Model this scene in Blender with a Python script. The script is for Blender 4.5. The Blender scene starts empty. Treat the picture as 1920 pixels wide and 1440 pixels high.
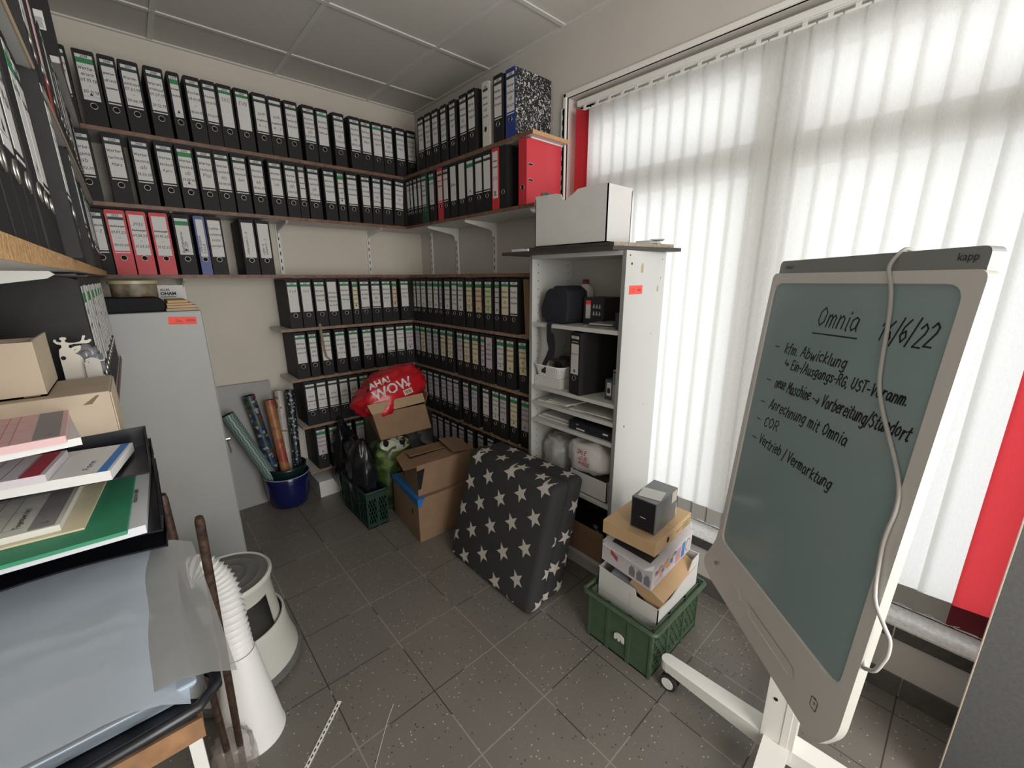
import bpy, bmesh, math, random, re
from math import sin, cos, pi, radians as rad
from mathutils import Vector as V, Matrix as MX, noise as NZ
from mathutils.bvhtree import BVHTree
random.seed(7)
sc = bpy.context.scene
col = sc.collection
# ------------------------------------------------------------------ camera
CP = V((-1.932, -3.317, 1.566))
pi_, ya_, ro_ = rad(14.41), rad(41.86), rad(-.278)
F = V((sin(ya_)*cos(pi_), cos(ya_)*cos(pi_), -sin(pi_)))
R0 = V((cos(ya_), -sin(ya_), 0)); U0 = R0.cross(F)
R = R0*cos(ro_)+U0*sin(ro_); U = -R0*sin(ro_)+U0*cos(ro_)
cam = bpy.data.objects.new('camera', bpy.data.cameras.new('camera')); col.objects.link(cam)
cam.matrix_world = MX(((R.x, U.x, -F.x, CP.x), (R.y, U.y, -F.y, CP.y), (R.z, U.z, -F.z, CP.z), (0, 0, 0, 1)))
cam.data.sensor_width = 36; cam.data.lens = 779.3/1920*36; cam.data.clip_start = .02
sc.camera = cam
# ------------------------------------------------------------------ view, world, light
sc.view_settings.view_transform = 'Standard'; sc.view_settings.look = 'None'
sc.view_settings.gamma = 1; sc.view_settings.exposure = 0.55; sc.view_settings.use_curve_mapping = False
w = bpy.data.worlds.new('world'); sc.world = w; w.use_nodes = True
w.node_tree.nodes['Background'].inputs[0].default_value = (.97, .98, 1, 1)
w.node_tree.nodes['Background'].inputs[1].default_value = .7
def area(name, loc, rot, sx, sy, e, c=(1, 1, 1)):
    l = bpy.data.lights.new(name, 'AREA'); l.shape = 'RECTANGLE'; l.size = sx; l.size_y = sy; l.energy = e; l.color = c
    o = bpy.data.objects.new(name, l); o.location = loc; o.rotation_euler = rot; col.objects.link(o); return o
# overcast daylight outside the window, and an added fill light behind the camera
area('daylight_window', (1.05, -2.6, 1.75), (0, rad(90), 0), 3.0, 3.6, 35, (.96, .99, 1))
area('daylight_doorway', (-1.2, -4.75, 1.5), (rad(90), 0, 0), 1.6, 2.0, 48, (1, .965, .92))

# ------------------------------------------------------------------ materials
MATS = {}
def mat(name, c, rough=.6, metal=0, var=0, vs=8, bump=0, bs=60, trans=0, alpha=1, spec=.5, coat=0):
    if name in MATS: return MATS[name]
    m = bpy.data.materials.new(name); m.use_nodes = True; nt = m.node_tree; b = nt.nodes['Principled BSDF']
    b.inputs['Base Color'].default_value = (*c, 1); b.inputs['Roughness'].default_value = rough
    b.inputs['Metallic'].default_value = metal; b.inputs['Alpha'].default_value = alpha
    b.inputs['Transmission Weight'].default_value = trans
    b.inputs['Specular IOR Level'].default_value = spec; b.inputs['Coat Weight'].default_value = coat
    if var or bump:
        tc = nt.nodes.new('ShaderNodeTexCoord')
    if var:
        n = nt.nodes.new('ShaderNodeTexNoise'); n.inputs['Scale'].default_value = vs; n.inputs['Detail'].default_value = 4
        nt.links.new(tc.outputs['Object'], n.inputs['Vector'])
        r = nt.nodes.new('ShaderNodeMapRange'); r.inputs[1].default_value = .3; r.inputs[2].default_value = .7
        nt.links.new(n.outputs['Fac'], r.inputs[0])
        x = nt.nodes.new('ShaderNodeMix'); x.data_type = 'RGBA'
        x.inputs[6].default_value = (*[v*(1-var) for v in c], 1); x.inputs[7].default_value = (*[min(1, v*(1+var)) for v in c], 1)
        nt.links.new(r.outputs[0], x.inputs[0]); nt.links.new(x.outputs[2], b.inputs['Base Color'])
    if bump:
        n2 = nt.nodes.new('ShaderNodeTexNoise'); n2.inputs['Scale'].default_value = bs; n2.inputs['Detail'].default_value = 3
        nt.links.new(tc.outputs['Object'], n2.inputs['Vector'])
        bp = nt.nodes.new('ShaderNodeBump'); bp.inputs['Strength'].default_value = bump; bp.inputs['Distance'].default_value = .01
        nt.links.new(n2.outputs['Fac'], bp.inputs['Height']); nt.links.new(bp.outputs[0], b.inputs['Normal'])
    MATS[name] = m; return m
def nodes(m): return m.node_tree.nodes, m.node_tree.links, m.node_tree.nodes['Principled BSDF']
def mth(nt, op, a, b=None, c=None):
    n = nt.nodes.new('ShaderNodeMath'); n.operation = op
    for i, v in enumerate((a, b, c)):
        if v is None: continue
        if isinstance(v, (int, float)): n.inputs[i].default_value = v
        else: nt.links.new(v, n.inputs[i])
    return n.outputs[0]
def mixc(nt, fac, a, b):
    x = nt.nodes.new('ShaderNodeMix'); x.data_type = 'RGBA'
    for s, v in ((x.inputs[0], fac), (x.inputs[6], a), (x.inputs[7], b)):
        if isinstance(v, (int, float)): s.default_value = v
        elif isinstance(v, tuple): s.default_value = (*v, 1) if len(v) == 3 else v
        else: nt.links.new(v, s)
    return x.outputs[2]
def texn(nt, kind, scale, vec=None, **kw):
    n = nt.nodes.new('ShaderNodeTex'+kind); n.inputs['Scale'].default_value = scale
    for k, v in kw.items(): n.inputs[k].default_value = v
    if vec is None:
        vec = nt.nodes.new('ShaderNodeTexCoord').outputs['Object']
    nt.links.new(vec, n.inputs['Vector']); return n

M_wall = mat('wall_paint', (.62, .575, .505), .85, var=.03, vs=3, bump=.08, bs=120)
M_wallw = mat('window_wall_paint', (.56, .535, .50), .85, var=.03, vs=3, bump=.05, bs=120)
M_black = mat('binder_black', (.016, .016, .017), .62, var=.15, vs=40, spec=.3)
M_dkgreen = mat('binder_dark_green', (.02, .06, .04), .5)
M_red = mat('binder_red', (.55, .03, .045), .5)
M_blue = mat('binder_blue', (.02, .045, .22), .45)
M_cream = mat('binder_grey_white', (.62, .6, .55), .5)
M_paper = mat('paper_label', (.65, .65, .64), .7)
M_yel = mat('paper_cream', (.66, .6, .42), .7); M_ora = mat('paper_orange', (.62, .47, .33), .7); M_lim = mat('paper_lime', (.5, .55, .3), .7)
M_lil = mat('paper_lilac', (.52, .48, .52), .7)
M_green = mat('label_green', (.02, .22, .07), .6); M_dband = mat('label_dark_band', (.02, .05, .045), .6)
M_ink = mat('ink', (.02, .02, .03), .6); M_inkred = mat('ink_red', (.4, .05, .06), .6)
M_chrome = mat('chrome', (.55, .54, .5), .38, 1)
M_hole = mat('hole_black', (.004, .004, .004), .9)
M_pages = mat('pages', (.55, .53, .5), .9, var=.1, vs=60)
M_white = mat('white_melamine', (.53, .535, .52), .4)
M_wood = mat('brown_edge_band', (.17, .088, .055), .5, var=.35, vs=30)
M_wood2 = mat('light_edge_band', (.23, .155, .105), .55, var=.3, vs=40)
M_chip = mat('chipboard', (.48, .29, .13), .8, var=.35, vs=160, bump=.3, bs=200)
M_bracket = mat('bracket_white', (.72, .72, .69), .4)
M_card = mat('cardboard', (.24, .15, .09), .8, var=.08, vs=12)
M_card2 = mat('cardboard_light', (.40, .33, .25), .85, var=.06, vs=14)
M_card3 = mat('cardboard_tan', (.50, .34, .19), .8, var=.05, vs=10)
M_cardin = mat('cardboard_inside', (.16, .10, .06), .9)
M_wbox = mat('white_cardboard', (.62, .62, .61), .7, var=.03, vs=10)
M_grey = mat('grey_lacquer', (.31, .32, .315), .45, var=.03, vs=4)
M_plast_w = mat('white_plastic', (.78, .78, .75), .35)
M_plast_g = mat('grey_plastic', (.12, .12, .115), .5, var=.1, vs=20)
M_plast_b = mat('black_plastic', (.008, .009, .013), .3)
M_crate = mat('crate_green', (.06, .105, .06), .5, var=.1, vs=20)
M_crate2 = mat('crate_dark_green', (.008, .032, .022), .5)
M_rubber = mat('rubber', (.03, .03, .03), .6)
M_bagblk = mat('bin_bag_black', (.01, .011, .014), .25, bump=.6, bs=18)
M_bagred = mat('bag_red', (.48, .012, .02), .3, bump=.5, bs=14)
M_seal = mat('sticker_red', (.92, .08, .05), .6)

# floor: 30 cm terrazzo-speckled tiles
M_floor = mat('floor_tiles', (.1, .1, .1), .38)
nt = M_floor.node_tree; b = nt.nodes['Principled BSDF']
tc = nt.nodes.new('ShaderNodeTexCoord'); sp = nt.nodes.new('ShaderNodeSeparateXYZ'); nt.links.new(tc.outputs['Object'], sp.inputs[0])
def grid(o, off, t, hw):
    a = mth(nt, 'DIVIDE', mth(nt, 'SUBTRACT', o, off), t); fr = mth(nt, 'FRACT', mth(nt, 'ADD', a, 100.5))
    return mth(nt, 'LESS_THAN', mth(nt, 'ABSOLUTE', mth(nt, 'SUBTRACT', fr, .5)), hw/t)
g = mth(nt, 'MAXIMUM', grid(sp.outputs[0], -1.3104, .3026, .0022), grid(sp.outputs[1], -2.1604, .3026, .0022))
n1 = texn(nt, 'Noise', 3.0, tc.outputs['Object']); base = mixc(nt, n1.outputs['Fac'], (.135, .123, .108), (.185, .171, .152))
v1 = texn(nt, 'Voronoi', 75, tc.outputs['Object']); r1 = mth(nt, 'LESS_THAN', v1.outputs['Distance'], .2)
wn = nt.nodes.new('ShaderNodeSeparateColor'); nt.links.new(v1.outputs['Color'], wn.inputs[0])
pick = mth(nt, 'MULTIPLY', r1, mth(nt, 'GREATER_THAN', wn.outputs[0], .66))
spk = mixc(nt, mth(nt, 'GREATER_THAN', wn.outputs[1], .42), (.03, .028, .028), (.44, .42, .40))
v2 = texn(nt, 'Voronoi', 170, tc.outputs['Object']); wn2 = nt.nodes.new('ShaderNodeSeparateColor'); nt.links.new(v2.outputs['Color'], wn2.inputs[0])
pick2 = mth(nt, 'MULTIPLY', mth(nt, 'LESS_THAN', v2.outputs['Distance'], .2), mth(nt, 'GREATER_THAN', wn2.outputs[0], .8))
c1 = mixc(nt, pick2, base, (.28, .26, .24)); c2 = mixc(nt, pick, c1, spk)
ng = texn(nt, 'Noise', 2.2, tc.outputs['Object']); gc = mixc(nt, mth(nt, 'GREATER_THAN', ng.outputs['Fac'], .5), (.05, .045, .04), (.27, .255, .23))
nt.links.new(mixc(nt, g, c2, gc), b.inputs['Base Color'])
M_skirt = mat('skirting_tile', (.10, .095, .09), .35, var=.15, vs=25)
M_sill = mat('sill_stone', (.82, .82, .82), .25, var=.15, vs=90)
M_sillf = mat('sill_edge_tile', (.07, .066, .062), .35, var=.2, vs=60)
# ceiling: 62 cm mineral panels
M_ceil = mat('ceiling_panel', (.60, .575, .53), .95, var=.05, vs=250, bump=.3, bs=300)
M_tbar = mat('ceiling_t_bar', (.62, .62, .60), .4)

# blind fabric
def slatmat(name, c, ct):
    m = bpy.data.materials.new(name); m.use_nodes = True; nt = m.node_tree; ns = nt.nodes; ns.clear()
    out = ns.new('ShaderNodeOutputMaterial'); d = ns.new('ShaderNodeBsdfDiffuse'); t = ns.new('ShaderNodeBsdfTranslucent'); tr = ns.new('ShaderNodeBsdfTransparent')
    d.inputs[0].default_value = (*c, 1); t.inputs[0].default_value = (*ct, 1); tr.inputs[0].default_value = (*ct, 1)
    a = ns.new('ShaderNodeMixShader'); a.inputs[0].default_value = .58; nt.links.new(d.outputs[0], a.inputs[1]); nt.links.new(t.outputs[0], a.inputs[2])
    tcn = ns.new('ShaderNodeTexCoord'); mp = ns.new('ShaderNodeMapping'); mp.inputs['Scale'].default_value = (1, 1, .25)
    nt.links.new(tcn.outputs['Object'], mp.inputs[0]); n = texn(nt, 'Noise', 260, mp.outputs[0], Detail=3)
    r = ns.new('ShaderNodeMapRange'); r.inputs[1].default_value = .35; r.inputs[2].default_value = .7; r.inputs[3].default_value = .13; r.inputs[4].default_value = .25
    nt.links.new(n.outputs['Fac'], r.inputs[0])
    bx = ns.new('ShaderNodeMixShader'); nt.links.new(r.outputs[0], bx.inputs[0]); nt.links.new(a.outputs[0], bx.inputs[1]); nt.links.new(tr.outputs[0], bx.inputs[2])
    nt.links.new(bx.outputs[0], out.inputs[0]); MATS[name] = m; return m
M_slat = slatmat('blind_fabric', (.74, .74, .72), (.86, .86, .84)); M_slatred = slatmat('blind_fabric_red', (.5, .04, .05), (.74, .06, .07))
M_glass = mat('window_glass', (1, 1, 1), 0, trans=1); 
gn = M_glass.node_tree; gn.nodes.clear(); o_ = gn.nodes.new('ShaderNodeOutputMaterial'); a_ = gn.nodes.new('ShaderNodeBsdfTransparent'); b_ = gn.nodes.new('ShaderNodeBsdfGlossy'); b_.inputs['Roughness'].default_value = .02
x_ = gn.nodes.new('ShaderNodeMixShader'); x_.inputs[0].default_value = .06; gn.links.new(a_.outputs[0], x_.inputs[1]); gn.links.new(b_.outputs[0], x_.inputs[2]); gn.links.new(x_.outputs[0], o_.inputs[0])
def film(name, c, op, rough=.25):
    m = bpy.data.materials.new(name); m.use_nodes = True; nt = m.node_tree; b = nt.nodes['Principled BSDF']
    b.inputs['Base Color'].default_value = (*c, 1); b.inputs['Roughness'].default_value = rough; b.inputs['Alpha'].default_value = op
    n = texn(nt, 'Noise', 9); bp = nt.nodes.new('ShaderNodeBump'); bp.inputs['Strength'].default_value = .35; bp.inputs['Distance'].default_value = .01
    nt.links.new(n.outputs['Fac'], bp.inputs['Height']); nt.links.new(bp.outputs[0], b.inputs['Normal']); MATS[name] = m; return m

# ------------------------------------------------------------------ mesh helpers
class MB:
    def __init__(s): s.v = []; s.f = []; s.m = []; s.M = MX()
    def add(s, vs, fs, mi=0):
        k = len(s.v); s.v += [s.M @ V(p) for p in vs]; s.f += [[i+k for i in f] for f in fs]; s.m += [mi]*len(fs); return s
    def box(s, x0, x1, y0, y1, z0, z1, mi=0):
        return s.add([(x0, y0, z0), (x1, y0, z0), (x1, y1, z0), (x0, y1, z0), (x0, y0, z1), (x1, y0, z1), (x1, y1, z1), (x0, y1, z1)],
                     [(0, 3, 2, 1), (4, 5, 6, 7), (0, 1, 5, 4), (1, 2, 6, 5), (2, 3, 7, 6), (3, 0, 4, 7)], mi)
    def hexa(s, b, t, mi=0): return s.add(list(b)+list(t), [(0, 3, 2, 1), (4, 5, 6, 7), (0, 1, 5, 4), (1, 2, 6, 5), (2, 3, 7, 6), (3, 0, 4, 7)], mi)
    def prism(s, pts, axis, a, b, mi=0):   # 2D outline extruded along an axis
        def P(p, h): return {'z': (p[0], p[1], h), 'y': (p[0], h, p[1]), 'x': (h, p[0], p[1])}[axis]
        n = len(pts)
        return s.add([P(p, a) for p in pts]+[P(p, b) for p in pts], [list(range(n))[::-1], list(range(n, 2*n))]+[(i, (i+1) % n, n+(i+1) % n, n+i) for i in range(n)], mi)
    def sheet(s, quad, th, mi=0):         # slab on 4 corner points
        q = [V(p) for p in quad]; n = (q[1]-q[0]).cross(q[3]-q[0]).normalized()*th
        return s.hexa(q, [p+n for p in q], mi)
    def tube(s, pts, r, seg=10, mi=0, caps=True, closed=False):
        pts = [V(p) for p in pts]; n = len(pts); rr = r if isinstance(r, (list, tuple)) else [r]*n
        vs = []; up = None
        for i, p in enumerate(pts):
            d = (pts[(i+1) % n]-pts[i-1]) if closed else (pts[min(i+1, n-1)]-pts[max(i-1, 0)])
            d.normalize()
            if up is None: up = d.orthogonal().normalized()
            up = (up-d*up.dot(d)); up = up.normalized() if up.length > 1e-6 else d.orthogonal().normalized()
            q = d.cross(up)
            vs += [p+(up*cos(2*pi*k/seg)+q*sin(2*pi*k/seg))*rr[i] for k in range(seg)]
        fs = []
        for i in range(n if closed else n-1):
            j = (i+1) % n
            fs += [(i*seg+k, i*seg+(k+1) % seg, j*seg+(k+1) % seg, j*seg+k) for k in range(seg)]
        if caps and not closed: fs += [list(range(seg))[::-1], list(range((n-1)*seg, n*seg))]
        return s.add(vs, fs, mi)
    def lathe(s, prof, seg=32, c=(0, 0, 0), mi=0, caps=False, a0=0, a1=2*pi):
        vs = []; full = abs(a1-a0-2*pi) < 1e-6; m = seg if full else seg+1
        for r, z in prof: vs += [(c[0]+r*cos(a0+(a1-a0)*k/seg), c[1]+r*sin(a0+(a1-a0)*k/seg), c[2]+z) for k in range(m)]
        fs = [(i*m+k, i*m+(k+1) % m, (i+1)*m+(k+1) % m, (i+1)*m+k) for i in range(len(prof)-1) for k in range(seg)]
        if caps: fs += [list(range(m))[::-1], list(range((len(prof)-1)*m, len(prof)*m))]
        return s.add(vs, fs, mi)
    def blob(s, c, r, seed=0, amp=.15, fq=2.5, mi=0, nu=28, nv=18, sq=.7, fold=0):
        vs = []; 
        for j in range(nv+1):
            t = pi*j/nv
            for i in range(nu):
                a = 2*pi*i/nu
                d = V((sin(t)*cos(a), sin(t)*sin(a), -cos(t)))
                e = V([math.copysign(abs(x)**sq, x) for x in d])
                k = 1+amp*NZ.noise(d*fq+V((seed*7.3, 0, 0)))+fold*abs(NZ.noise(d*fq*3.1+V((0, seed*3.1, 0))))
                vs.append((c[0]+e.x*r[0]*k, c[1]+e.y*r[1]*k, c[2]+e.z*r[2]*k))
        fs = [(j*nu+i, j*nu+(i+1) % nu, (j+1)*nu+(i+1) % nu, (j+1)*nu+i) for j in range(nv) for i in range(nu)]
        return s.add(vs, fs, mi)
    def strokes(s, text, o, ax, ay, h, wd, mi=0, width=None, slant=.12, jit=.0, center=False, lift=0):
        o, ax, ay = V(o), V(ax).normalized(), V(ay).normalized()
        u = h/6; L = sum(GL.get(c, GL['?'])[0]+1 for c in text)-1
        ux = u if width is None else width/L
        x0 = -L*ux/2 if center else 0; x = x0; nn = ax.cross(ay)*lift
        for c in text:
            gw, ls = GL.get(c, GL['?'])
            dy = random.uniform(-jit, jit)*u; dl = random.uniform(-.03, .03)
            for l in ls:
                P = [o+ax*(x+px*ux+py*u*(slant+dl))+ay*(py*u+dy)+nn for px, py in l]
                for a, b in zip(P, P[1:]):
                    d = b-a
                    if d.length < 1e-7: d = ax*1e-5
                    d = d.normalized(); q = d.cross(ax.cross(ay)).normalized()*wd/2
                    a2, b2 = a-d*wd*.4, b+d*wd*.4
                    s.add([a2-q, b2-q, b2+q, a2+q], [(3, 2, 1, 0)], mi)
            x += (gw+1)*ux
        return s
    def build(s, name, mats, parent=None, bevel=0, smooth=False, local=False, thick=0):
        me = bpy.data.meshes.new(name)
        inv = MX() if (parent is None or local) else WM[parent.name].inverted()
        me.from_pydata([inv @ p for p in s.v], [], s.f)
        for m in (mats if isinstance(mats, (list, tuple)) else [mats]): me.materials.append(m)
        me.polygons.foreach_set('material_index', s.m)
        if bevel:
            bm = bmesh.new(); bm.from_mesh(me); bmesh.ops.remove_doubles(bm, verts=bm.verts, dist=1e-5)
            ed = [e for e in bm.edges if len(e.link_faces) == 2 and e.calc_face_angle(0) > .6]
            bmesh.ops.bevel(bm, geom=ed, offset=bevel, segments=2 if bevel < .01 else 4, profile=.5, affect='EDGES', clamp_overlap=True)
            bm.to_mesh(me); bm.free()
        if smooth:
            me.polygons.foreach_set('use_smooth', [True]*len(me.polygons))
            if smooth is not True: me.set_sharp_from_angle(angle=smooth)
        me.update()
        o = bpy.data.objects.new(name, me); col.objects.link(o)
        if parent is not None: o.parent = parent
        return o
WM = {}
def tag(o, label, cat, group=None):
    o['label'] = label; o['category'] = cat
    if group: o['group'] = group
    return o
def thing(name, label, cat, loc=(0, 0, 0), rz=0, group=None, M=None):
    o = bpy.data.objects.new(name, None); o.empty_display_size = .05; col.objects.link(o)
    m = M if M is not None else MX.LocRotScale(V(loc), MX.Rotation(rz, 3, 'Z'), None)
    o.matrix_world = m; WM[o.name] = m.copy(); return tag(o, label, cat, group)
def single(mb, name, mats, label, cat, group=None, **k):
    # re-centre a one-mesh thing on its base
    xs = [p.x for p in mb.v]; ys = [p.y for p in mb.v]; zs = [p.z for p in mb.v]
    c = V(((min(xs)+max(xs))/2, (min(ys)+max(ys))/2, min(zs))); mb.v = [p-c for p in mb.v]
    o = mb.build(name, mats, **k); o.location = c; return tag(o, label, cat, group)
def struct(mb, name, mats, **k): o = mb.build(name, mats, **k); o['kind'] = 'structure'; return o
def RZ(c, a): return MX.Translation(V(c)) @ MX.Rotation(a, 4, 'Z')
def font(text, size, off=0):
    cu = bpy.data.curves.new('f', 'FONT'); cu.body = text; cu.size = size; cu.offset = off; cu.resolution_u = 2
    o = bpy.data.objects.new('f', cu); col.objects.link(o); dg = bpy.context.evaluated_depsgraph_get(); dg.update()
    me = bpy.data.meshes.new_from_object(o.evaluated_get(dg)); vs = [tuple(v.co) for v in me.vertices]; fs = [tuple(p.vertices) for p in me.polygons]
    bpy.data.objects.remove(o); bpy.data.meshes.remove(me); return vs, fs
def put_font(mb, text, size, o, ax, ay, mi=0, off=0, lift=.0006, center=False, f=None):
    vs, fs = font(text, size, off); o, ax, ay = V(o), V(ax).normalized(), V(ay).normalized(); n = ax.cross(ay)*lift
    cx = (min(v[0] for v in vs)+max(v[0] for v in vs))/2 if center else 0
    P = [o+ax*(v[0]-cx)+ay*v[1]+n for v in vs]
    if f: P = [f(p) for p in P]
    mb.add(P, fs, mi)

# single-stroke handwriting
def _g(s): return [[tuple(map(float, (a, b))) for a, b in zip(l.split()[::2], l.split()[1::2])] for l in s.split(';')] if s else []
_raw = {
'a': "4|3.4 3.4 2 4 .5 3 .5 1 1.5 0 3 .8 3.4 3.4 3.4 .8 4 0", 'b': "3.6|.5 6 .5 0 2 0 3.4 1 3.4 3 2 4 .5 3", 'c': "3.4|3.3 3.4 2 4 .6 3 .6 1 2 0 3.4 .6",
'd': "3.8|3.4 3.2 2 4 .5 3 .5 1 1.6 0 3.3 1;3.4 6 3.4 0", 'e': "3.4|.5 2 3.4 2.4 3 3.8 1.6 4 .5 3 .5 1 1.8 0 3.4 .6", 'f': "2.6|3 5.6 2.2 6 1.4 5 1.2 -1;.2 3.6 2.6 3.8",
'g': "3.8|3.4 3.4 2 4 .6 3 .6 1 2 .2 3.3 1.2 3.5 4 3.3 -1.4 2 -2 .5 -1.5", 'h': "3.6|.5 6 .5 0 .6 2.8 2 4 3.2 3.2 3.3 0", 'i': "1.4|.8 4 .8 .4 1.3 0;.9 5.3 1 5.7",
'j': "1.6|1 4 1 -1.4 0 -2;1 5.3 1.1 5.7", 'k': "3.2|.5 6 .5 0;3 4 .6 1.8 3.2 0", 'l': "1.4|.8 6 .8 .5 1.4 0", 'm': "5|.4 4 .4 0 .6 3 1.6 4 2.4 3.2 2.4 0 2.6 3 3.6 4 4.5 3.2 4.5 0",
'n': "3.6|.4 4 .4 0 .6 3 2 4 3.1 3.2 3.1 0", 'o': "3.8|2 4 .5 3 .5 1 2 0 3.4 1 3.4 3 2 4", 'p': "3.8|.5 4 .5 -2;.5 3.2 2 4 3.4 3 3.3 1 2 0 .6 .8", 'r': "3|.6 4 .6 0 .7 2.6 1.8 3.9 3 3.7",
's': "3.2|3 3.6 1.6 4 .7 3.2 1.8 2.2 3 1.2 2 0 .5 .5", 't': "2.8|1.3 5.5 1.2 .6 2 0 2.8 .4;.2 3.8 2.6 4", 'u': "3.8|.5 4 .5 1 1.4 0 2.8 .8 3.2 4 3.3 .5 3.8 0", 'v': "3.2|.3 4 1.6 0 3 4",
'w': "4.8|.3 4 1.2 0 2.4 3 3.4 0 4.6 4", 'x': "3.2|.3 4 3 0;3 4 .3 0", 'y': "3.4|.4 4 .6 1.2 2 .6 3 1.4;3.2 4 3 -1.4 1.6 -2 .4 -1.6", 'z': "3.4|.4 4 3 4 .4 0 3.2 0",
'ä': "4|3.4 3.4 2 4 .5 3 .5 1 1.5 0 3 .8 3.4 3.4 3.4 .8 4 0;1 5 1 5.6;2.8 5 2.8 5.6", 'ü': "3.8|.5 4 .5 1 1.4 0 2.8 .8 3.2 4 3.3 .5 3.8 0;1 5 1 5.6;2.8 5 2.8 5.6",
'A': "4.4|0 0 2.2 6 4.2 0;.9 2.2 3.5 2.2", 'B': "4|.5 0 .5 6 2.8 6 3.4 4.8 2.4 3.3 .5 3.2;2.4 3.3 3.8 2 3 0 .5 0", 'C': "4|3.8 5 2.4 6 .6 4.5 .6 1.4 2.2 0 3.8 1", 'D': "4.2|.5 0 .5 6 2.4 5.8 4 4 4 2 2.4 0 .5 0",
'E': "3.6|3.6 6 .5 6 .5 0 3.6 0;.5 3.2 3 3.2", 'F': "3.4|3.6 6 .5 6 .5 0;.5 3.2 3 3.2", 'G': "4.4|4 5 2.4 6 .6 4.5 .6 1.4 2.2 0 4 1 4 2.8 2.6 2.8", 'H': "4|.5 0 .5 6;3.8 0 3.8 6;.5 3 3.8 3",
'I': "1.2|.6 0 .6 6", 'J': "3|1 6 3 6;2.2 6 2.2 1 1 0 .2 1", 'K': "4|.5 0 .5 6;3.8 6 .6 2.8 4 0", 'L': "3.4|.5 6 .5 0 3.4 0", 'M': "5|.3 0 .8 6 2.6 2.4 4.4 6 4.8 0", 'N': "4.2|.4 0 .4 6 4 0 4 6",
'O': "4.6|2.4 6 .6 4.4 .6 1.6 2.2 0 4 1.4 4.2 4.4 2.4 6", 'P': "3.8|.5 0 .5 6 2.8 6 3.8 4.6 2.8 3 .5 2.8", 'R': "4|.5 0 .5 6 2.8 6 3.6 4.6 2.6 3 .5 2.8;2 3 4 0", 'S': "4|3.8 5.2 2.2 6 .7 4.8 1.4 3.4 3.2 2.6 3.8 1.2 2.2 0 .4 .8",
'T': "4|.2 6 4 6;2 6 2 0", 'U': "4.2|.5 6 .5 1.2 2.2 0 3.8 1.2 3.8 6", 'V': "4|.2 6 2 0 3.8 6", 'W': "6|.2 6 1.4 0 3 5 4.4 0 5.8 6", 'X': "4|.2 6 3.8 0;3.8 6 .2 0", 'Z': "4|.4 6 3.8 6 .4 0 3.8 0",
'0': "3.8|2 6 .5 4.6 .5 1.4 1.8 0 3.4 1.4 3.4 4.6 2 6", '1': "2|.2 4 1.6 6 1.6 0", '2': "3.8|.5 4.8 1.8 6 3.3 5 3.2 3.6 .4 0 3.8 0", '3': "3.6|.5 5.4 2 6 3.2 4.8 1.6 3.2 3.4 1.8 2.2 0 .4 .6",
'4': "3.8|2.6 0 2.8 6 .3 1.8 3.8 1.8", '5': "3.6|3.4 6 .9 6 .7 3.4 2.4 3.8 3.4 2 2.2 0 .4 .5", '6': "3.6|3 6 1 4 .5 1.6 2 0 3.4 1.4 2.4 3 .7 2", '7': "3.6|.3 6 3.5 6 1.4 0;.8 3 3 3.1", '8': "3.6|2 3.2 .6 4.6 2 6 3.2 4.6 2 3.2 .5 1.5 2 0 3.5 1.5 2 3.2",
'9': "3.6|3.3 4 1.8 3 .6 4.6 2 6 3.3 4.6 3 1.5 1.4 0", '.': "1|.4 0 .6 .3", ',': "1|.7 .4 .3 -.9", '-': "2.6|.3 2.3 2.5 2.4", '/': "2|.2 -1 2.2 6.6", '>': "5|0 2 4.5 2;3.4 3.4 4.6 2 3.2 .6", ' ': "2|", '+': "3|.3 2.5 2.8 2.5;1.5 1.2 1.5 3.8", '?': "3|.5 4 2.8 4;.5 2 2.8 2",
'~': "5|1 5 1 2 3.4 2;2.6 3 3.6 2 2.6 .8", '|': "1|.5 -1 .5 6.5"}
GL = {}
for k_, v_ in _raw.items():
    a_, b_ = v_.split('|', 1) if k_ != '|' else v_.split('|', 1)
    GL[k_] = (float(a_), _g(b_))

# ------------------------------------------------------------------ the room
XL, YR, ZC = -2.30, -4.6, 2.832
mb = MB(); mb.box(XL-.2, .3, YR-.2, .2, -.2, 0); struct(mb, 'floor', M_floor)
mb = MB(); mb.box(XL-.2, .0, 0, .2, 0, ZC+.1); struct(mb, 'wall_back', M_wall)
mb = MB(); mb.box(XL-.2, XL, YR, 0, 0, ZC+.1); struct(mb, 'wall_left', M_wall)
mb = MB()
mb.box(XL-.2, -2.0, YR-.2, YR, 0, ZC+.1); mb.box(-.4, .3, YR-.2, YR, 0, ZC+.1); mb.box(-2.0, -.4, YR-.2, YR, 2.5, ZC+.1)
struct(mb, 'wall_front', M_wall)
WY0, WY1, WZ0, WZ1 = -3.62, -1.62, .305, 2.50
mb = MB()
mb.box(0, .25, WY1, .2, 0, ZC+.1); mb.box(0, .25, YR, WY0, 0, ZC+.1); mb.box(0, .25, WY0, WY1, 0, WZ0-.03); mb.box(0, .25, WY0, WY1, WZ1, ZC+.1)
struct(mb, 'wall_right', M_wallw)
mb = MB(); mb.box(XL-.2, .3, YR-.2, .2, ZC+.012, ZC+.1, 0)
mb.box(-2.3, 0, YR, 0, ZC+.004, ZC+.012, 0)
T = .6135
for i in range(4): x = -.396-i*T*.998; mb.box(x-.012, x+.012, YR, 0, ZC-.002, ZC+.006, 1)
for i in range(8): y = -.345-i*.6265; mb.box(-2.3, 0, y-.012, y+.012, ZC-.0025, ZC+.0065, 1)
mb.box(-2.3, 0, -.02, 0, ZC-.004, ZC+.006, 1); mb.box(-.02, 0, YR, 0, ZC-.005, ZC+.005, 1); mb.box(-2.3, -2.28, YR, 0, ZC-.005, ZC+.005, 1)
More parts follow.
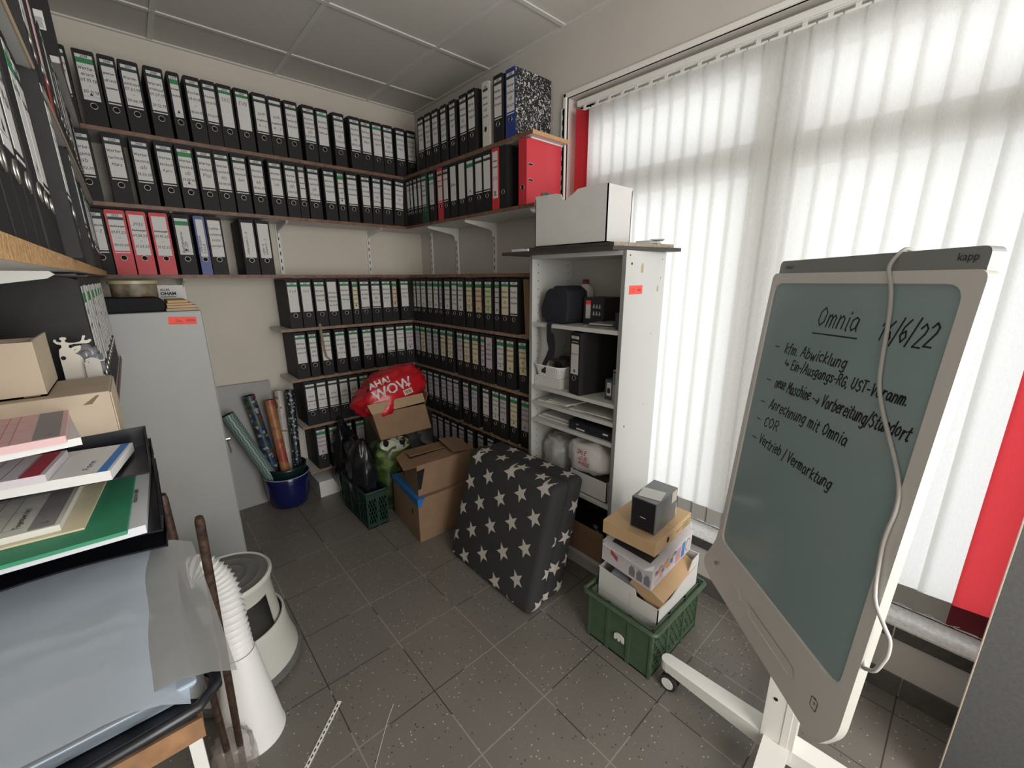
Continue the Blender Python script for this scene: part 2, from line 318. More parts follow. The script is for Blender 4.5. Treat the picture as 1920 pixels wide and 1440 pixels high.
struct(mb, 'ceiling', [M_ceil, M_tbar])
mb = MB()
for i in range(12):
    y = -2.163-.3026*(i-7); 
    if y-.3026 < YR or y > .3: continue
    mb.box(-.012, 0, max(YR, y-.3026+.002), min(-.0, y-.002), 0, .085)
struct(mb, 'baseboard_right', [M_skirt], bevel=.0015)
mb = MB(); x = XL
while x < -.02: mb.box(x+.002, min(x+.3006, -.013), -.012, 0, 0, .085); x += .3026
struct(mb, 'baseboard_back', [M_skirt], bevel=.0015)
# window recess, sill, frames
mb = MB()
for i in range(7):
    y = WY0+i*.3026; y2 = min(y+.3006, WY1); mb.box(-.0215, -.0175, y, y2, WZ0-.058, WZ0-.006, 1)
mb.box(-.018, .16, WY0, WY1, WZ0-.03, WZ0, 0); struct(mb, 'trim_1', [M_sill, M_sillf], bevel=.001)
M_frame = mat('window_frame', (.62, .62, .60), .4)
win = bpy.data.objects.new('window_1', None); col.objects.link(win); win['kind'] = 'structure'; win.location = (.15, -2.6, WZ0); WM['window_1'] = MX.Translation(V((.15, -2.6, WZ0)))
mb = MB()
X0, X1 = .11, .18
mb.box(X0, X1, WY0, WY1, WZ0, WZ0+.09); mb.box(X0, X1, WY0, WY1, 2.36, WZ1); mb.box(X0, X1, WY1-.10, WY1, WZ0, WZ1); mb.box(X0, X1, WY0, WY0+.07, WZ0, WZ1)
mb.box(X0+.001, X1-.001, -2.722, -2.578, WZ0, WZ1); mb.box(X0+.002, X1-.002, WY0, WY1, 1.976, 2.108)
mb.build('window_frame', M_frame, win, bevel=.004)
for a, b_ in ((-2.65, WY1-.02), (WY0+.02, -2.65)):
    for z0, z1 in ((WZ0+.05, 2.04), (2.04, 2.40)): mb = MB(); mb.box(.145, .148, a, b_, z0, z1); mb.build('pane', M_glass, win)
mb = MB(); mb.box(-.012, .012, WY0, WY1+.018, WZ1, WZ1+.02); mb.box(-.012, .012, WY1, WY1+.018, WZ0-.02, WZ1+.02); struct(mb, 'trim_2', M_plast_w, bevel=.002)

# vertical blind: one thing
bl = thing('vertical_blind', 'closed vertical blind of off-white fabric slats with a red slat at each end', 'blind', (.05, -2.6, .36))
mb = MB(); mb.box(.032, .068, -3.56, -1.66, 2.458, 2.482); mb.box(.036, .040, -3.56, -1.66, 2.454, 2.458); mb.build('head_rail', M_plast_w, bl, bevel=.002)
y = -1.705; k = 0; SL = []
while y > -3.52: SL.append(y); y -= .0768; k += 1
for i, y in enumerate(SL):
    red = i in (0, len(SL)-1); ang = rad(62 if i == 0 else (6.5+random.uniform(-.6, .6)))
    if i == 0: y = -1.70
    if i == len(SL)-1: y = -3.487
    W = .0945 if not red or i == 0 else .10; n = 6; mb = MB()
    zt, zb, zw = 2.434, .348, .435
    for a, b_, mi in ((zt, zw, 0), (zw, zb, 1)):
        vs = []
        for z in (a, b_):
            for j in range(n+1):
                t = j/n-.5; c = 0.0; vs.append((.05+t*W*sin(ang)+c, y+t*W*cos(ang)*-1, z))
        mb.add(vs, [(j, j+1, n+2+j, n+1+j) for j in range(n)], mi)
    mb.box(.046, .052, y-.03, y+.03, zb+.001, zb+.004, 2)
    mb.box(.046, .054, y-.035, y+.035, zt-.002, zt+.006, 2); mb.box(.048, .052, y-.008, y+.008, zt, zt+.03, 2)
    s = mb.build('slat', [M_slatred if red else M_slat, mat('slat_weight_red', (.16, .01, .02), .5) if red else mat('slat_weight', (.36, .35, .33), .55), M_plast_w], bl)
    if red: s['label'] = 'red slat'
mb = MB()
for i in range(len(SL)-1):
    a, b_ = SL[i], SL[i+1]; mb.tube([(.044, a+(b_-a)*t, .362-.012*sin(pi*t)) for t in [j/6 for j in range(7)]], .0011, 5)
mb.build('bead_chain', M_plast_w, bl)
mb = MB(); mb.tube([(.04, -1.665, 2.44), (.04, -1.668, 1.2)], .0016, 6); mb.tube([(.05, -1.652, 2.44), (.05, -1.655, 1.2)], .0016, 6); mb.box(.036, .056, -1.672, -1.648, 1.17, 1.22); mb.build('pull_cord', M_plast_w, bl)

# ------------------------------------------------------------------ shelving
ZS = [2.287, 1.942, 1.588, 1.240, .895, .550, .205]      # top of each board
DEP = .288
names7 = ['topmost', 'second', 'third', 'fourth', 'fifth', 'sixth', 'lowest']
def shelf(x0, x1, y0, y1, z, front, label, chip=None, edge=None, th=.019):
    t = thing('wall_shelf', label, 'shelf', ((x0+x1)/2, (y0+y1)/2, z-th))
    e = .0025; a = dict(x0=x0, x1=x1, y0=y0, y1=y1)
    if front == 'y': a['y0'] += e
    if front == 'x': a['x0'] += e
    if front == 'X': a['x1'] -= e
    mb = MB(); mb.box(a['x0'], a['x1'], a['y0'], a['y1'], z-th, z); mb.build('board', M_white, t)
    mb = MB()
    if front == 'y': mb.box(x0, x1, y0, y0+e, z-th, z)
    if front == 'x': mb.box(x0, x0+e, y0, y1, z-th, z)
    if front == 'X': mb.box(x1-e, x1, y0, y1, z-th, z)
    mb.build('edge_band', edge or M_wood, t)
    if chip == 'y': mb = MB(); mb.box(x0, x1, y0-.001, y0, z-th, z); mb.build('raw_end', M_chip, t)
    if chip == 'x': mb = MB(); mb.box(x0-.001, x0, y0, y1, z-th, z); mb.build('raw_end', M_chip, t)
XE = [-2.3, -2.3, -2.3, -1.245, -1.222, -1.190, -1.178]
for i, z in enumerate(ZS):
    ed = M_wood if i < 3 else M_wood2
    shelf(XE[i], -.001, -DEP, -.013, z, 'y', f'long white shelf board with brown edge, back wall, {names7[i]} from the ceiling', edge=ed, chip=None)
    ye = [-1.648, -1.665, -1.68, -1.68, -1.68, -1.68, -1.68][i]
    shelf(-DEP, -.013, ye, -DEP-.001, z, 'x', f'white shelf board with brown front edge on the window wall, {names7[i]} from the ceiling', chip='y' if i < 2 else None, edge=ed)
XF = -2.003
shelf(XL+.013, XF, -3.25, -DEP-.002, 1.605, 'X', 'white shelf board with raw chipboard front edge on the left wall', edge=M_chip, th=.023)
shelf(XL+.013, -1.992, -3.0, -DEP-.002, 1.942, 'X', 'pale-edged white shelf board on the left wall, at the top left', edge=mat('pale_edge', (.42, .33, .22), .6))
shelf(XL+.013, -1.974, -1.10, -DEP-.002, 2.287, 'X', 'short white shelf board high on the left wall, carrying the black binder with a barcode', edge=M_wood)
shelf(XL+.013, -2.006, -2.24, -.92, 1.252, 'X', 'white shelf board on the left wall under the reindeer figure and cardboard boxes')
# slotted wall rails + brackets
def rail(wall, p, z0, z1, label):
    t = MB()
    if wall == 'y':
        t.box(p-.0125, p+.0125, -.012, 0, z0, z1)
        for k in range(int((z1-z0)/.05)): t.box(p-.003, p+.003, -.0125, -.0119, z0+.02+k*.05, z0+.045+k*.05, 1)
    elif wall == 'x':
        t.box(-.012, 0, p-.0125, p+.0125, z0, z1)
        for k in range(int((z1-z0)/.05)): t.box(-.0125, -.0119, p-.003, p+.003, z0+.02+k*.05, z0+.045+k*.05, 1)
    else:
        t.box(XL, XL+.012, p-.0125, p+.0125, z0, z1)
        for k in range(int((z1-z0)/.05)): t.box(XL+.0119, XL+.0125, p-.003, p+.003, z0+.02+k*.05, z0+.045+k*.05, 1)
    single(t, 'slotted_wall_rail', [M_bracket, M_hole], label, 'wall rail', 'slotted rails screwed to the walls')
def bracket(wall, p, z, label, small=False):
    t = MB(); o = [(-.012, 0), (-.255, 0), (-.26, -.003), (-.25, -.006), (-.012, -.0065)] if small else [(-.012, 0), (-.255, 0), (-.262, -.006), (-.25, -.014), (-.05, -.045), (-.03, -.06), (-.03, -.085), (-.012, -.09)]
    if wall == 'y': t.prism(o, 'x', p-.006, p+.006); t.v = [V((v.x, v.y, v.z+z)) for v in t.v]
    elif wall == 'x': t.prism(o, 'y', p-.006, p+.006); t.v = [V((v.x, v.y, v.z+z)) for v in t.v]
    else: t.prism([(XL-a[0], a[1]) for a in o], 'y', p-.006, p+.006); t.v = [V((v.x, v.y, v.z+z)) for v in t.v]
    return single(t, 'shelf_bracket', [M_bracket], label, 'shelf bracket', 'white brackets under the shelves')
RB = [(-1.69, 'far left'), (-1.112, 'middle'), (-.475, 'right')]; RRr = [(-.178, 'nearest the corner'), (-.548, 'middle'), (-.999, 'nearest the white cabinet')]
for x, w_ in RB: rail('y', x, ( .1 if x > -1.5 else 1.44), 2.45, f'white slotted metal rail on the back wall, {w_} one of three')
for y, w_ in RRr: rail('x', y, .1, 2.45, f'white slotted metal rail on the window wall, the one {w_}')
for x, w_ in RB:
    for i in ((0, 1, 2) if x < -1.5 else range(7)): bracket('y', x, ZS[i]-.019, f'white metal bracket under the {names7[i]} back wall shelf, on the {w_} rail', not (i == 2 and x < -1.5 or i == 1 and x > -1.5))
for y, w_ in RRr[1:]:
    for i in range(7): bracket('x', y, ZS[i]-.019, f'white metal bracket under the {names7[i]} window wall shelf, on the rail {w_}', i != 1)
for i in (0, 1): bracket('x', -1.60, ZS[i]-.019, f'white metal bracket near the open end of the {names7[i]} window wall shelf', i != 1)
rail('x', -1.60, 1.75, 2.45, 'white slotted metal rail on the window wall behind the end of the two top shelves')
for y, w_ in ((-2.06, 'nearest the camera'), (-1.5, 'the middle one'), (-.95, 'the far one')):
    rail('l', y, 1.1, 2.5, f'white slotted metal rail on the left wall behind the binders, {w_}')
    bracket('l', y, 1.582, f'white bracket with a bolt under the left wall chipboard-edged shelf, {w_}', y > -2)

# ------------------------------------------------------------------ lever-arch binders
BH, BD = .318, .266
CACHE = {}
def mesh_of(key, fn):
    if key not in CACHE:
        o = fn(); CACHE[key] = o.data; bpy.data.objects.remove(o)
    return CACHE[key]
M_marble = mat('marbled_paper', (.02, .02, .02), .45)
nt = M_marble.node_tree; b = nt.nodes['Principled BSDF']
v1 = texn(nt, 'Noise', 70, Detail=5, Distortion=1.5); nt.links.new(mixc(nt, mth(nt, 'GREATER_THAN', v1.outputs['Fac'], .575), (.012, .012, .014), (.5, .5, .5)), b.inputs['Base Color'])
COV = {'k': M_black, 'r': M_red, 'b': M_blue, 'g': M_dkgreen, 'w': M_cream, 'm': M_blue}
CNAME = {'k': 'black', 'r': 'red', 'b': 'blue', 'g': 'dark green', 'w': 'off-white', 'm': 'blue-spined marbled'}
def mk_cover(w, c):
    def fn():
        mb = MB(); h = w/2; ch = .005
        mb.prism([(-h, 0), (h, 0), (h, BH-ch), (h-ch, BH), (-h+ch, BH), (-h, BH-ch)], 'y', 0, .0025, 0)
        for s in (-1, 1):
            x0, x1 = (s*h, s*(h-.0025)); x0, x1 = min(x0, x1), max(x0, x1)
            mb.prism([(.001, 0), (BD, 0), (BD, BH), (.02, BH), (.004, BH-ch), (.001, BH-.012)], 'x', x0, x1, 1)
        mb.box(-h+.003, h-.003, .02, BD-.02, .0, .0012, 2)
        return mb.build('cover', [COV[c], M_marble if c == 'm' else COV[c], M_chrome])
    return mesh_of(('c', w, c), fn)
def mk_pages(w):
    def fn():
        mb = MB(); h = w/2-.006; mb.box(-h, h*.72, .03, BD-.035, .008, .303); return mb.build('page_block', M_pages)
    return mesh_of(('p', w), fn)
def mk_ring(c):
    def fn():
        mb = MB(); mb.tube([(.0125*cos(a), -.001, .085+.0125*sin(a)) for a in [2*pi*k/20 for k in range(20)]], .0016, 6, 0, closed=True)
        vs = [(.0112*cos(2*pi*k/20), -.0006, .085+.0112*sin(2*pi*k/20)) for k in range(20)]; mb.add(vs, [list(range(20))], 1)
        return mb.build('finger_ring', [M_chrome, M_hole], smooth=True)
    return mesh_of(('r', c), fn)
PAP = {'': M_paper, 'y': M_yel, 'o': M_ora, 'l': M_lim, 'v': M_lil}
def mk_label(w, style, text, tint):
    def fn():
        mb = MB(); h = w/2-.0085; y = -.0006; hh = w/2
        def strip(z0, z1, mi, a=h): mb.box(-a, a, y, -.00005, z0, z1, mi)
        lines = text.split('\n') if text else []
        year = ''
        if lines and lines[0][:2] == '20' and len(lines[0]) == 4 and style != 'p': year = lines.pop(0)
        top = .262
        if style == 'g': strip(.284, .298, 0); strip(.262, .284, 1); strip(.108, .262, 3); strip(.1235, .1245, 2, h)
        elif style == 'G': strip(.286, .298, 0); strip(.272, .286, 1); strip(.108, .272, 3)
        elif style == 'd': strip(.284, .298, 0); strip(.270, .284, 4); strip(.120, .270, 3); strip(.108, .113, 3)
        elif style == 'p': strip(.100, .300, 3); top = .275
        elif style == 'f': strip(.06, .300, 3); top = .275
        L = -.0009
        if style == 'g':
            mb.add([(-.007, L, .128), (.007, L, .128), (0, L, .143)], [(0, 1, 2)], 2)
        if style in 'Gf':
            for z in (.215, .185, .155, .125): mb.add([(-h, L, z), (h, L, z), (h, L, z+.0005), (-h, L, z+.0005)], [(0, 1, 2, 3)], 5)
        if year: mb.strokes(year, (0, L, .2865), (1, 0, 0), (0, 0, 1), .009, .0016, 2, width=None, center=True, jit=.3)
        if lines and lines[0].startswith('^'):       # written up the spine
            for q, ln in enumerate(lines):
                mb.strokes(ln.strip('^'), (-.006+.017*q, L, .118), (0, 0, 1), (-1, 0, 0), .011, .0016, 2, jit=.3)
        else:
            n = max(3, len(lines)); z = top-.026; dz = min(.031, (z-.138)/max(1, n-1))
            for ln in lines:
                Lu = sum(GL.get(ch, GL['?'])[0]+1 for ch in ln)-1; hc = min(.0125, 2*(h-.002)/Lu*6); big = len(ln) <= 3
                if big: hc = min(.018, hc*1.4)
                red = ln.startswith('*')
                mb.strokes(ln.strip('*'), (0, L, z), (1, 0, 0), (0, 0, 1), hc, .0017, 6 if red else 2, center=True, jit=.5); z -= dz
        return mb.build('spine_label', [M_paper, M_green, M_ink, PAP[tint], M_dband, mat('ruled_grey', (.35, .35, .36), .7), M_inkred])
    return mesh_of(('l', w, style, text, tint), fn)
def lk(name, me, par):
    o = bpy.data.objects.new(name, me); col.objects.link(o); o.parent = par; return o
def binder(loc, rz, w, c, style, text, tint, label, group, lean=0, pages=True, ring=True):
    M = MX.Translation(V(loc)) @ MX.Rotation(rz, 4, 'Z') @ MX.Rotation(lean, 4, 'Y')
    if lean: M = M @ MX.Translation((0, 0, 0))
    t = thing('lever_arch_binder', label, 'binder', group=group, M=M)
    lk('cover', mk_cover(w, c), t)
    if pages: lk('page_block', mk_pages(w), t)
    if style: lk('spine_label', mk_label(w, style, text, tint), t)
    if ring: lk('finger_ring', mk_ring(c), t)
    return t
ORD = ['', 'first', 'second', 'third', 'fourth', 'fifth', 'sixth', 'seventh', 'eighth', 'ninth', 'tenth', 'eleventh', 'twelfth', 'thirteenth', 'fourteenth', 'fifteenth', 'sixteenth', 'seventeenth', 'eighteenth', 'nineteenth', 'twentieth', 'twenty-first', 'twenty-second', 'twenty-third', 'twenty-fourth', 'twenty-fifth', 'twenty-sixth', 'twenty-seventh', 'twenty-eighth', 'twenty-ninth', 'thirtieth']
def widths(ps, forced):
    n = len(ps); w = [forced.get(i, .076) for i in range(n)]
    for _ in range(6):
        for i in range(n-1):
            d = abs(ps[i+1]-ps[i])-.0015
            if (w[i]+w[i+1])/2 > d:
                ex = (w[i]+w[i+1])/2-d
                w[i] = max(.045, w[i]-ex); w[i+1] = max(.045, w[i+1]-ex)
    return [math.floor(x*500)/500 for x in w]
SN = {'g': 'green band', 'G': 'thin green band', 'd': 'dark band', 'p': 'plain label', 'f': 'white sheet', '': 'no label'}
def row(run, z, ps, specs, group, where, forced={}, leans={}, front=None):
    ws = widths(ps, forced); rnd = random.Random(len(ps)*100+int(z*1000))
    for i, p in enumerate(ps):
        sp = specs[i % len(specs)] if isinstance(specs, list) else specs(i)
        c, st, tx, ti = (sp.split('|')+['', '', ''])[:4]; tx = tx.replace('/', '\n').replace('!', '/')
        j = rnd.uniform(0, .005); ln = leans.get(i, 0)
        if run == 'b': loc, rz = (p, -DEP-.001-j+.003, z+.0005), 0
        elif run == 'r': loc, rz = (-DEP-.001-j+.003, p, z+.0005), -pi/2
        else: loc, rz = (XF-.004+(front or {}).get(i, 0)-j, p, z+.0005), pi/2
        if ln: loc = (loc[0], loc[1], loc[2]+abs(math.sin(ln))*ws[i]/2)
        words = ' '.join(tx.replace('\n', ' ').replace('^', '').replace('*', '').replace('~', '').split()).replace('Werbe- technik', 'Werbetechnik').replace('Waren- einkauf', 'Wareneinkauf').replace('- ', '').replace(' -', '')
        nm = ORD[i+1] if i < 30 else 'last'; q = words.split(); words = ' '.join(q[:4])
        wc_ = lambda x: len(re.findall(r'\w+', x)); k4 = min(4, len(q))
        while k4 > 1 and wc_(f"{CNAME[c]} '{words}' binder {nm} {where}") > 16: k4 -= 1; words = ' '.join(q[-k4:])
        d = f"{CNAME[c]} '{words}' binder" if words else f"{CNAME[c]} binder, {SN[st]}"
        binder(loc, rz, ws[i], c, st, tx, ti, f"{d}, {nm} {where}", group, ln)
W = 'Werbe-/technik/'
row('b', ZS[0], [-2.085, -2.005, -1.908, -1.829, -1.751, -1.656, -1.577, -1.499, -1.427, -1.355, -1.272, -1.184, -1.104, -1.017, -.917, -.835, -.731, -.627, -.549, -.469, -.388, -.293, -.205],
    ['k|d|2018/Werbe-/druck', 'k|d|2018/Kosten/A - XX', 'k|g|2018/Werbe-/druck/01.10.18/-/30.11.18', 'k|d|2018/Werbe-/druck/Dezember', 'k|d|2019/Waren-/einkauf/01.01.19/-/30.06.19', 'k|d|2019/Waren-/einkauf/01.07.19/-/31.12.19', 'k|g|2019/Kosten/01.01.19', 'k|d|2019/Kosten/01.01.19/-/30.09.19', 'k|d|2019/Kosten/01.10.19/-/31.12.19', 'k|G|2019/SKE', 'k|G|2019/EVB',
     'k|d|    /2019/Angebote/A - L', 'k|d|    /2019/Angebote/M - Z', 'k|d|2019/'+W+'Januar', 'k|d|2019/'+W+'Januar/ab/22.01.19', 'k|G|2019/'+W+'Februar', 'k|d|2019/'+W+'ab/13.02.19', 'k|d|2019/'+W+'ab/28.02.19', 'k|d|2019/'+W+'März', 'k|G|2019/'+W+'April', 'k|d|2019/'+W+'ab/10.04.19', 'k|d|2019/'+W+'Mai', 'k|d|2019/'+W+'ab/14.05.19'],
    'binders on the topmost back wall shelf', 'from left, topmost back wall shelf', {6: .052, 3: .064})
row('b', ZS[1], [-2.09, -1.989, -1.872, -1.771, -1.674, -1.588, -1.501, -1.422, -1.337, -1.249, -1.15, -1.065, -1.002, -.93, -.832, -.756, -.679, -.583, -.512, -.434, -.344],
    ['k|d|2020/'+W+'Feb', 'k|d|2020/'+W+'ab/17.02.20', 'k|d|2020/'+W+'März', 'k|d|2020/'+W+'ab/18.03.20', 'k|d|2020/'+W+'April', 'k|g|2020/'+W+'ab/23.04.20', 'k|d|2020/'+W+'Mai', 'k|d|2020/'+W+'ab/18.05.20', 'k|d|2020/'+W+'Juni', 'k|d|2020/'+W+'ab/18.06.20', 'k|d|2020/'+W+'Juli', 'k|d|2020/'+W+'ab/20.07.20', 'k|d|2020/'+W+'22.07.20', 'k|d|2020/'+W+'ab/17.08.20', 'k|d|2020/'+W+'August', 'k|g|2020/'+W+'ab/24.08.20', 'k|d|2020/'+W+'September', 'k|d|2020/'+W+'Oktober', 'k|d|2020/'+W+'ab/15.10.20', 'k|d|2020/'+W+'November', 'k|d|2020/'+W+'ab/17.11.20'],
    'binders on the second back wall shelf', 'from left, second back wall shelf', {12: .052, 15: .052}, {18: rad(2), 19: rad(3), 20: rad(4)})
row('b', ZS[2], [-2.006, -1.924, -1.842, -1.753, -1.658, -1.577, -1.510],
    ['k|d|2021/Angebote/M - Z', 'r|d|2023/Rechnungen/01.01.23/-/30.03.23', 'r|p|2023/Rechnungen/01.04.23/-/31.09.23', 'r|p| /Rechnungen/01.10.22/-/31.12.22', 'k|g|^Baufzgmaterial/^ ab 2019', 'b|p|^Lieferscheine/^A bis B', 'k|p|Liefer-/scheine/nicht/sortiert'],
    'binders on the third back wall shelf', 'from left, third back wall shelf', {5: .05})
row('b', ZS[2], [-1.345, -1.262], ['k|p|^Lieferschein C - M', 'k|p|^Liefer- N/^scheine N - Z'], 'binders on the third back wall shelf', 'right of the gap, third back wall shelf')
row('b', ZS[3], [-1.14, -1.058, -.972, -.889, -.803, -.729, -.659, -.573, -.491, -.425, -.338],
    ['k|G|2017/E.V.B', 'k|G|2017/S.K.E', 'k|G|2017/'+W+'Januar', 'k|p|    /'+W+'Januar/ab 22.01', 'k|G|2017/'+W+'Februar', 'k|g|2017/'+W+'ab/13.02|y', 'k|d|2017/'+W+'März', 'k|d|2017/'+W+'ab/15.03.17', 'k|G|2017/'+W+'April', 'k|g|2017/'+W+'ab/12.04|o', 'k|G|2017/'+W+'Mai'],
    'binders on the fourth back wall shelf', 'from left, fourth back wall shelf', {5: .05, 9: .05})
row('b', ZS[4], [-1.135, -1.056, -.97, -.869, -.772, -.671, -.576, -.484, -.401, -.322],
    ['k|G|2016/'+W+'Januar', 'k|G|2016/'+W+'ab/19.01', 'k|G|2016/'+W+'Februar', 'k|G|2016/'+W+'ab/22.02.16', 'k|G|2016/'+W+'März', 'k|G|2016/'+W+'ab/14.03.16', 'k|G|2016/'+W+'April', 'k|d|2016/'+W+'ab/12.04.16', 'k|d|2016/'+W+'Mai', 'k|g|2016/'+W+'ab/17.05|v'],
    'binders on the fifth back wall shelf', 'from left, fifth back wall shelf', {1: .06})
row('b', ZS[5], [-1.113, -1.037, -.958, -.88, -.806, -.728, -.638, -.55, -.46],
    ['k|d| /2016/Angebote/A - Z', 'k|d| /2016/Angebote/L - Z', 'k|d| /2016/Angebote/L - R', 'k|d| /2015/Angebote/A - K', 'k|d| /2015/Angebote', 'k|g|2015/Kosten|v', 'k|d|2015/Kosten', 'k|d|2015/EVB', 'k|g|2015/SKE'],
    'binders on the sixth back wall shelf', 'from left, sixth back wall shelf')
row('b', ZS[6], [-1.078, -.987, -.886, -.79], ['k|g|2013/'+W+'Januar|v', 'k|g|2013/'+W+'ab/21.01|v', 'k|g|2013/'+W+'März|v', 'k|g|2013/Kosten|v'], 'binders on the lowest back wall shelf', 'from left, lowest back wall shelf')
MO = ['Mai', 'Juni', 'Juli', 'August', 'Sept', 'Oktober', 'Novemb', 'Dezemb', 'Januar', 'Februar', 'März', 'April']
def rrow(i, yr, pat, tints=''):
    st = pat[i % len(pat)]; ti = tints[i] if i < len(tints) and tints[i] != '.' else ''
    t = W+MO[(i//2) % 12] if i % 2 == 0 else W+'ab/1%d.0%d.%s' % (i % 9, (i//2) % 9+1, yr[2:])
    return f'k|{st}|{yr}/{t}|{ti}'
S1R = [rrow(i, '2018', 'd') for i in range(10)]; S1R[8] = 'w|d|2018/'+W+'ab/01.12.18'
row('r', ZS[0], [-.572, -.662, -.75, -.845, -.943, -1.055, -1.144, -1.273, -1.381, -1.479], S1R[:7]+['w|d|2018/'+W+'ab/01.11.18', 'k|d|2018/'+W+'Oktober', 'm|d|2018/'+W+'ab/02.10.18'],
    'binders on the topmost window wall shelf', 'from corner, topmost window wall shelf', {3: .07, 4: .07, 7: .06})
row('r', ZS[1], [-.345, -.40, -.455, -.515, -.575, -.672, -.775, -.842, -.931, -1.026, -1.11, -1.194, -1.273, -1.352, -1.415, -1.575],
    ['k|d|2020/Dez', 'k|d|2020/ab/07.12', 'k|d|2020/EVB', 'k|d|2020/SKE', 'g|d|2021/'+W+'Januar', 'k|g|2021/Kosten', 'r|d|2021/Waren-/einkauf', 'k|d|2021/Kosten', 'k|p| / /Bilder', 'k|p| ', 'k|g|    ', 'k|d|    ', 'k|d|    ', 'r|f|Versiche-/rungen/ /Kfz', 'k||', 'r||'],
    'binders on the second window wall shelf', 'from corner, second window wall shelf', {5: .07, 15: .06})
T4 = '.....v...yolvy'
row('r', ZS[3], [-.35, -.406, -.482, -.572, -.652, -.714, -.802, -.891, -.965, -1.068, -1.169, -1.264, -1.347, -1.424, -1.504], lambda i: rrow(i, '2017', 'gggggggGgggggGd', T4),
    'binders on the fourth window wall shelf', 'from corner, fourth window wall shelf', {0: .05, 5: .05, 12: .052}, {i: rad(1.5) for i in range(9)})
row('r', ZS[4], [-.359, -.442, -.533, -.623, -.722, -.811, -.938, -1.025, -1.118, -1.195, -1.264, -1.374, -1.466, -1.587], lambda i: rrow(i, '2016', 'ggggggggggpggg', 'vyvvyyvyyvv.yyv'),
    'binders on the fifth window wall shelf', 'from corner, fifth window wall shelf', {9: .05}, {4: rad(1.5), 5: rad(1.5), 13: rad(-3)})
row('r', ZS[5], [-.43, -.52, -.61, -.706, -.794, -.875, -.995, -1.094, -1.222, -1.318, -1.398, -1.496, -1.6], lambda i: rrow(i, '2015', 'dddddddgdgggg', 'vvvvvvvv..vyv'),
    'binders on the sixth window wall shelf', 'from corner, sixth window wall shelf')
row('r', ZS[6], [-.55, -.64, -.735, -.828, -.922, -1.029, -1.148, -1.26, -1.366, -1.45], lambda i: rrow(i, '2014', 'd', 'vvvvvvvvvvvv'),
    'binders on the lowest window wall shelf', 'from corner, lowest window wall shelf')
# left wall: seen almost edge-on; the photo shows them as slivers of spine
lw = [-2.745, -2.665, -2.60, -2.52, -2.44, -2.36, -2.275, -2.19, -2.10, -2.015, -1.93, -1.84, -1.755, -1.67, -1.585, -1.50, -1.415, -1.33, -1.245, -1.16, -1.075, -.99, -.905, -.82, -.735, -.65, -.565, -.48, -.395]
row('l', 1.605, lw, lambda i: ['k|d|2022/Kunden/A - C', 'k|d|2022/Kunden/D - F', 'k|d|2022/Rech-/nungen', 'k|g|2022/'+W+'Juli', 'k|d|2021/'+W+'Mai', 'k||', 'k|g|2022/Kosten', 'k|d|2022/Angebote'][i % 8].replace('2022', str(2022-i//10)),
    'binders on the chipboard-edged left wall shelf', 'from camera, chipboard-edged left wall shelf', {1: .062}, front={8: .021, 15: .012, 22: .006})
row('l', 1.942, [-1.95, -1.87, -1.79, -1.71, -1.63, -1.55, -1.47, -1.39, -1.31, -1.23, -1.15, -1.07, -.99, -.91, -.83, -.75, -.67, -.59, -.51], lambda i: 'k|p|Bank' if i == 1 else ('r|p|Steuer' if i == 3 else ['k|g|2021/Personal', 'k|d|2021/Kosten', 'k||'][i % 3]),
    'binders on the pale-edged left wall shelf', 'from camera, pale-edged left wall shelf', front={i: .012 for i in range(19)})
for i, y in enumerate((-.66, -.57, -.48)):
    binder((XF+.01, y, 2.2875), pi/2, .074, 'k', '', '', '', f'black binder without a spine label, {ORD[i+1]} behind the barcode binder, high on the left wall', 'binders on the topmost left wall shelf')
t = binder((-2.014, -1.085, 2.2875), 0, .078, 'k', '', '', '', 'black binder with a barcode sticker, turned towards the camera on the highest left shelf', None, ring=False)
mb = MB(); mb.box(-.012, .024, -.0008, 0, .075, .130, 0)
for k in range(12): mb.box(-.009+k*.0024, -.009+k*.0024+.0009, -.0012, -.0007, .08, .11, 1)
mb.build('barcode_sticker', [M_paper, M_ink], t, local=True)
for i, y in enumerate((-1.935, -1.855, -1.775, -1.69, -1.6, -1.52, -1.44, -1.36, -1.28, -1.2, -1.12, -1.04)):
    binder((-2.012, y, 1.2525), pi/2, .074, 'k', 'g' if i % 2 == 0 else 'p', ['2021\nRech-\nnungen', 'S\nA\nL', '^*Kontoauszug'][i % 3], '', f"black binder {'showing its whole side, nearest' if i == 0 else ORD[i+1]+' back'} in the row under the chipboard-edged shelf", 'binders in the row under the chipboard-edged shelf')
# lever slots on the visible sides of two binders
def slots(y, x, z, label, w_=.03):
    pass
for bname in [o for o in bpy.data.objects if o.get('category') == 'binder']:
    l = bname['label']
    if 'second window wall shelf' in l and 'sixteenth' in l or 'topmost window wall shelf' in l and 'tenth' in l:
        mb = MB(); w_ = .03
        for z in (.12, .195):
            mb.tube([(w_+.0085, .03+.012*cos(a)*1.3+(.012 if cos(a) > 0 else -.012)*.4, z+.006*sin(a)) for a in [2*pi*k/16 for k in range(16)]], .0015, 5, 0, closed=True)
            mb.box(w_+.0, w_+.0086, .018, .044, z-.004, z+.004, 1)
        w0 = max(abs(v.co.x) for v in bname.children[0].data.vertices)
        mb.v = [V((v.x-.0385+w0+.0005, v.y, v.z)) for v in mb.v]
        mb.build('lever_slot', [M_chrome, M_hole], bname, local=True)
mb = MB(); mb.hexa([(-.27, -1.64, ZS[3]), (-.03, -1.64, ZS[3]), (-.03, -1.58, ZS[3]), (-.27, -1.58, ZS[3])], [(-.27, -1.60, ZS[3]+.315), (-.03, -1.60, ZS[3]+.315), (-.03, -1.56, ZS[3]+.315), (-.27, -1.56, ZS[3]+.315)])
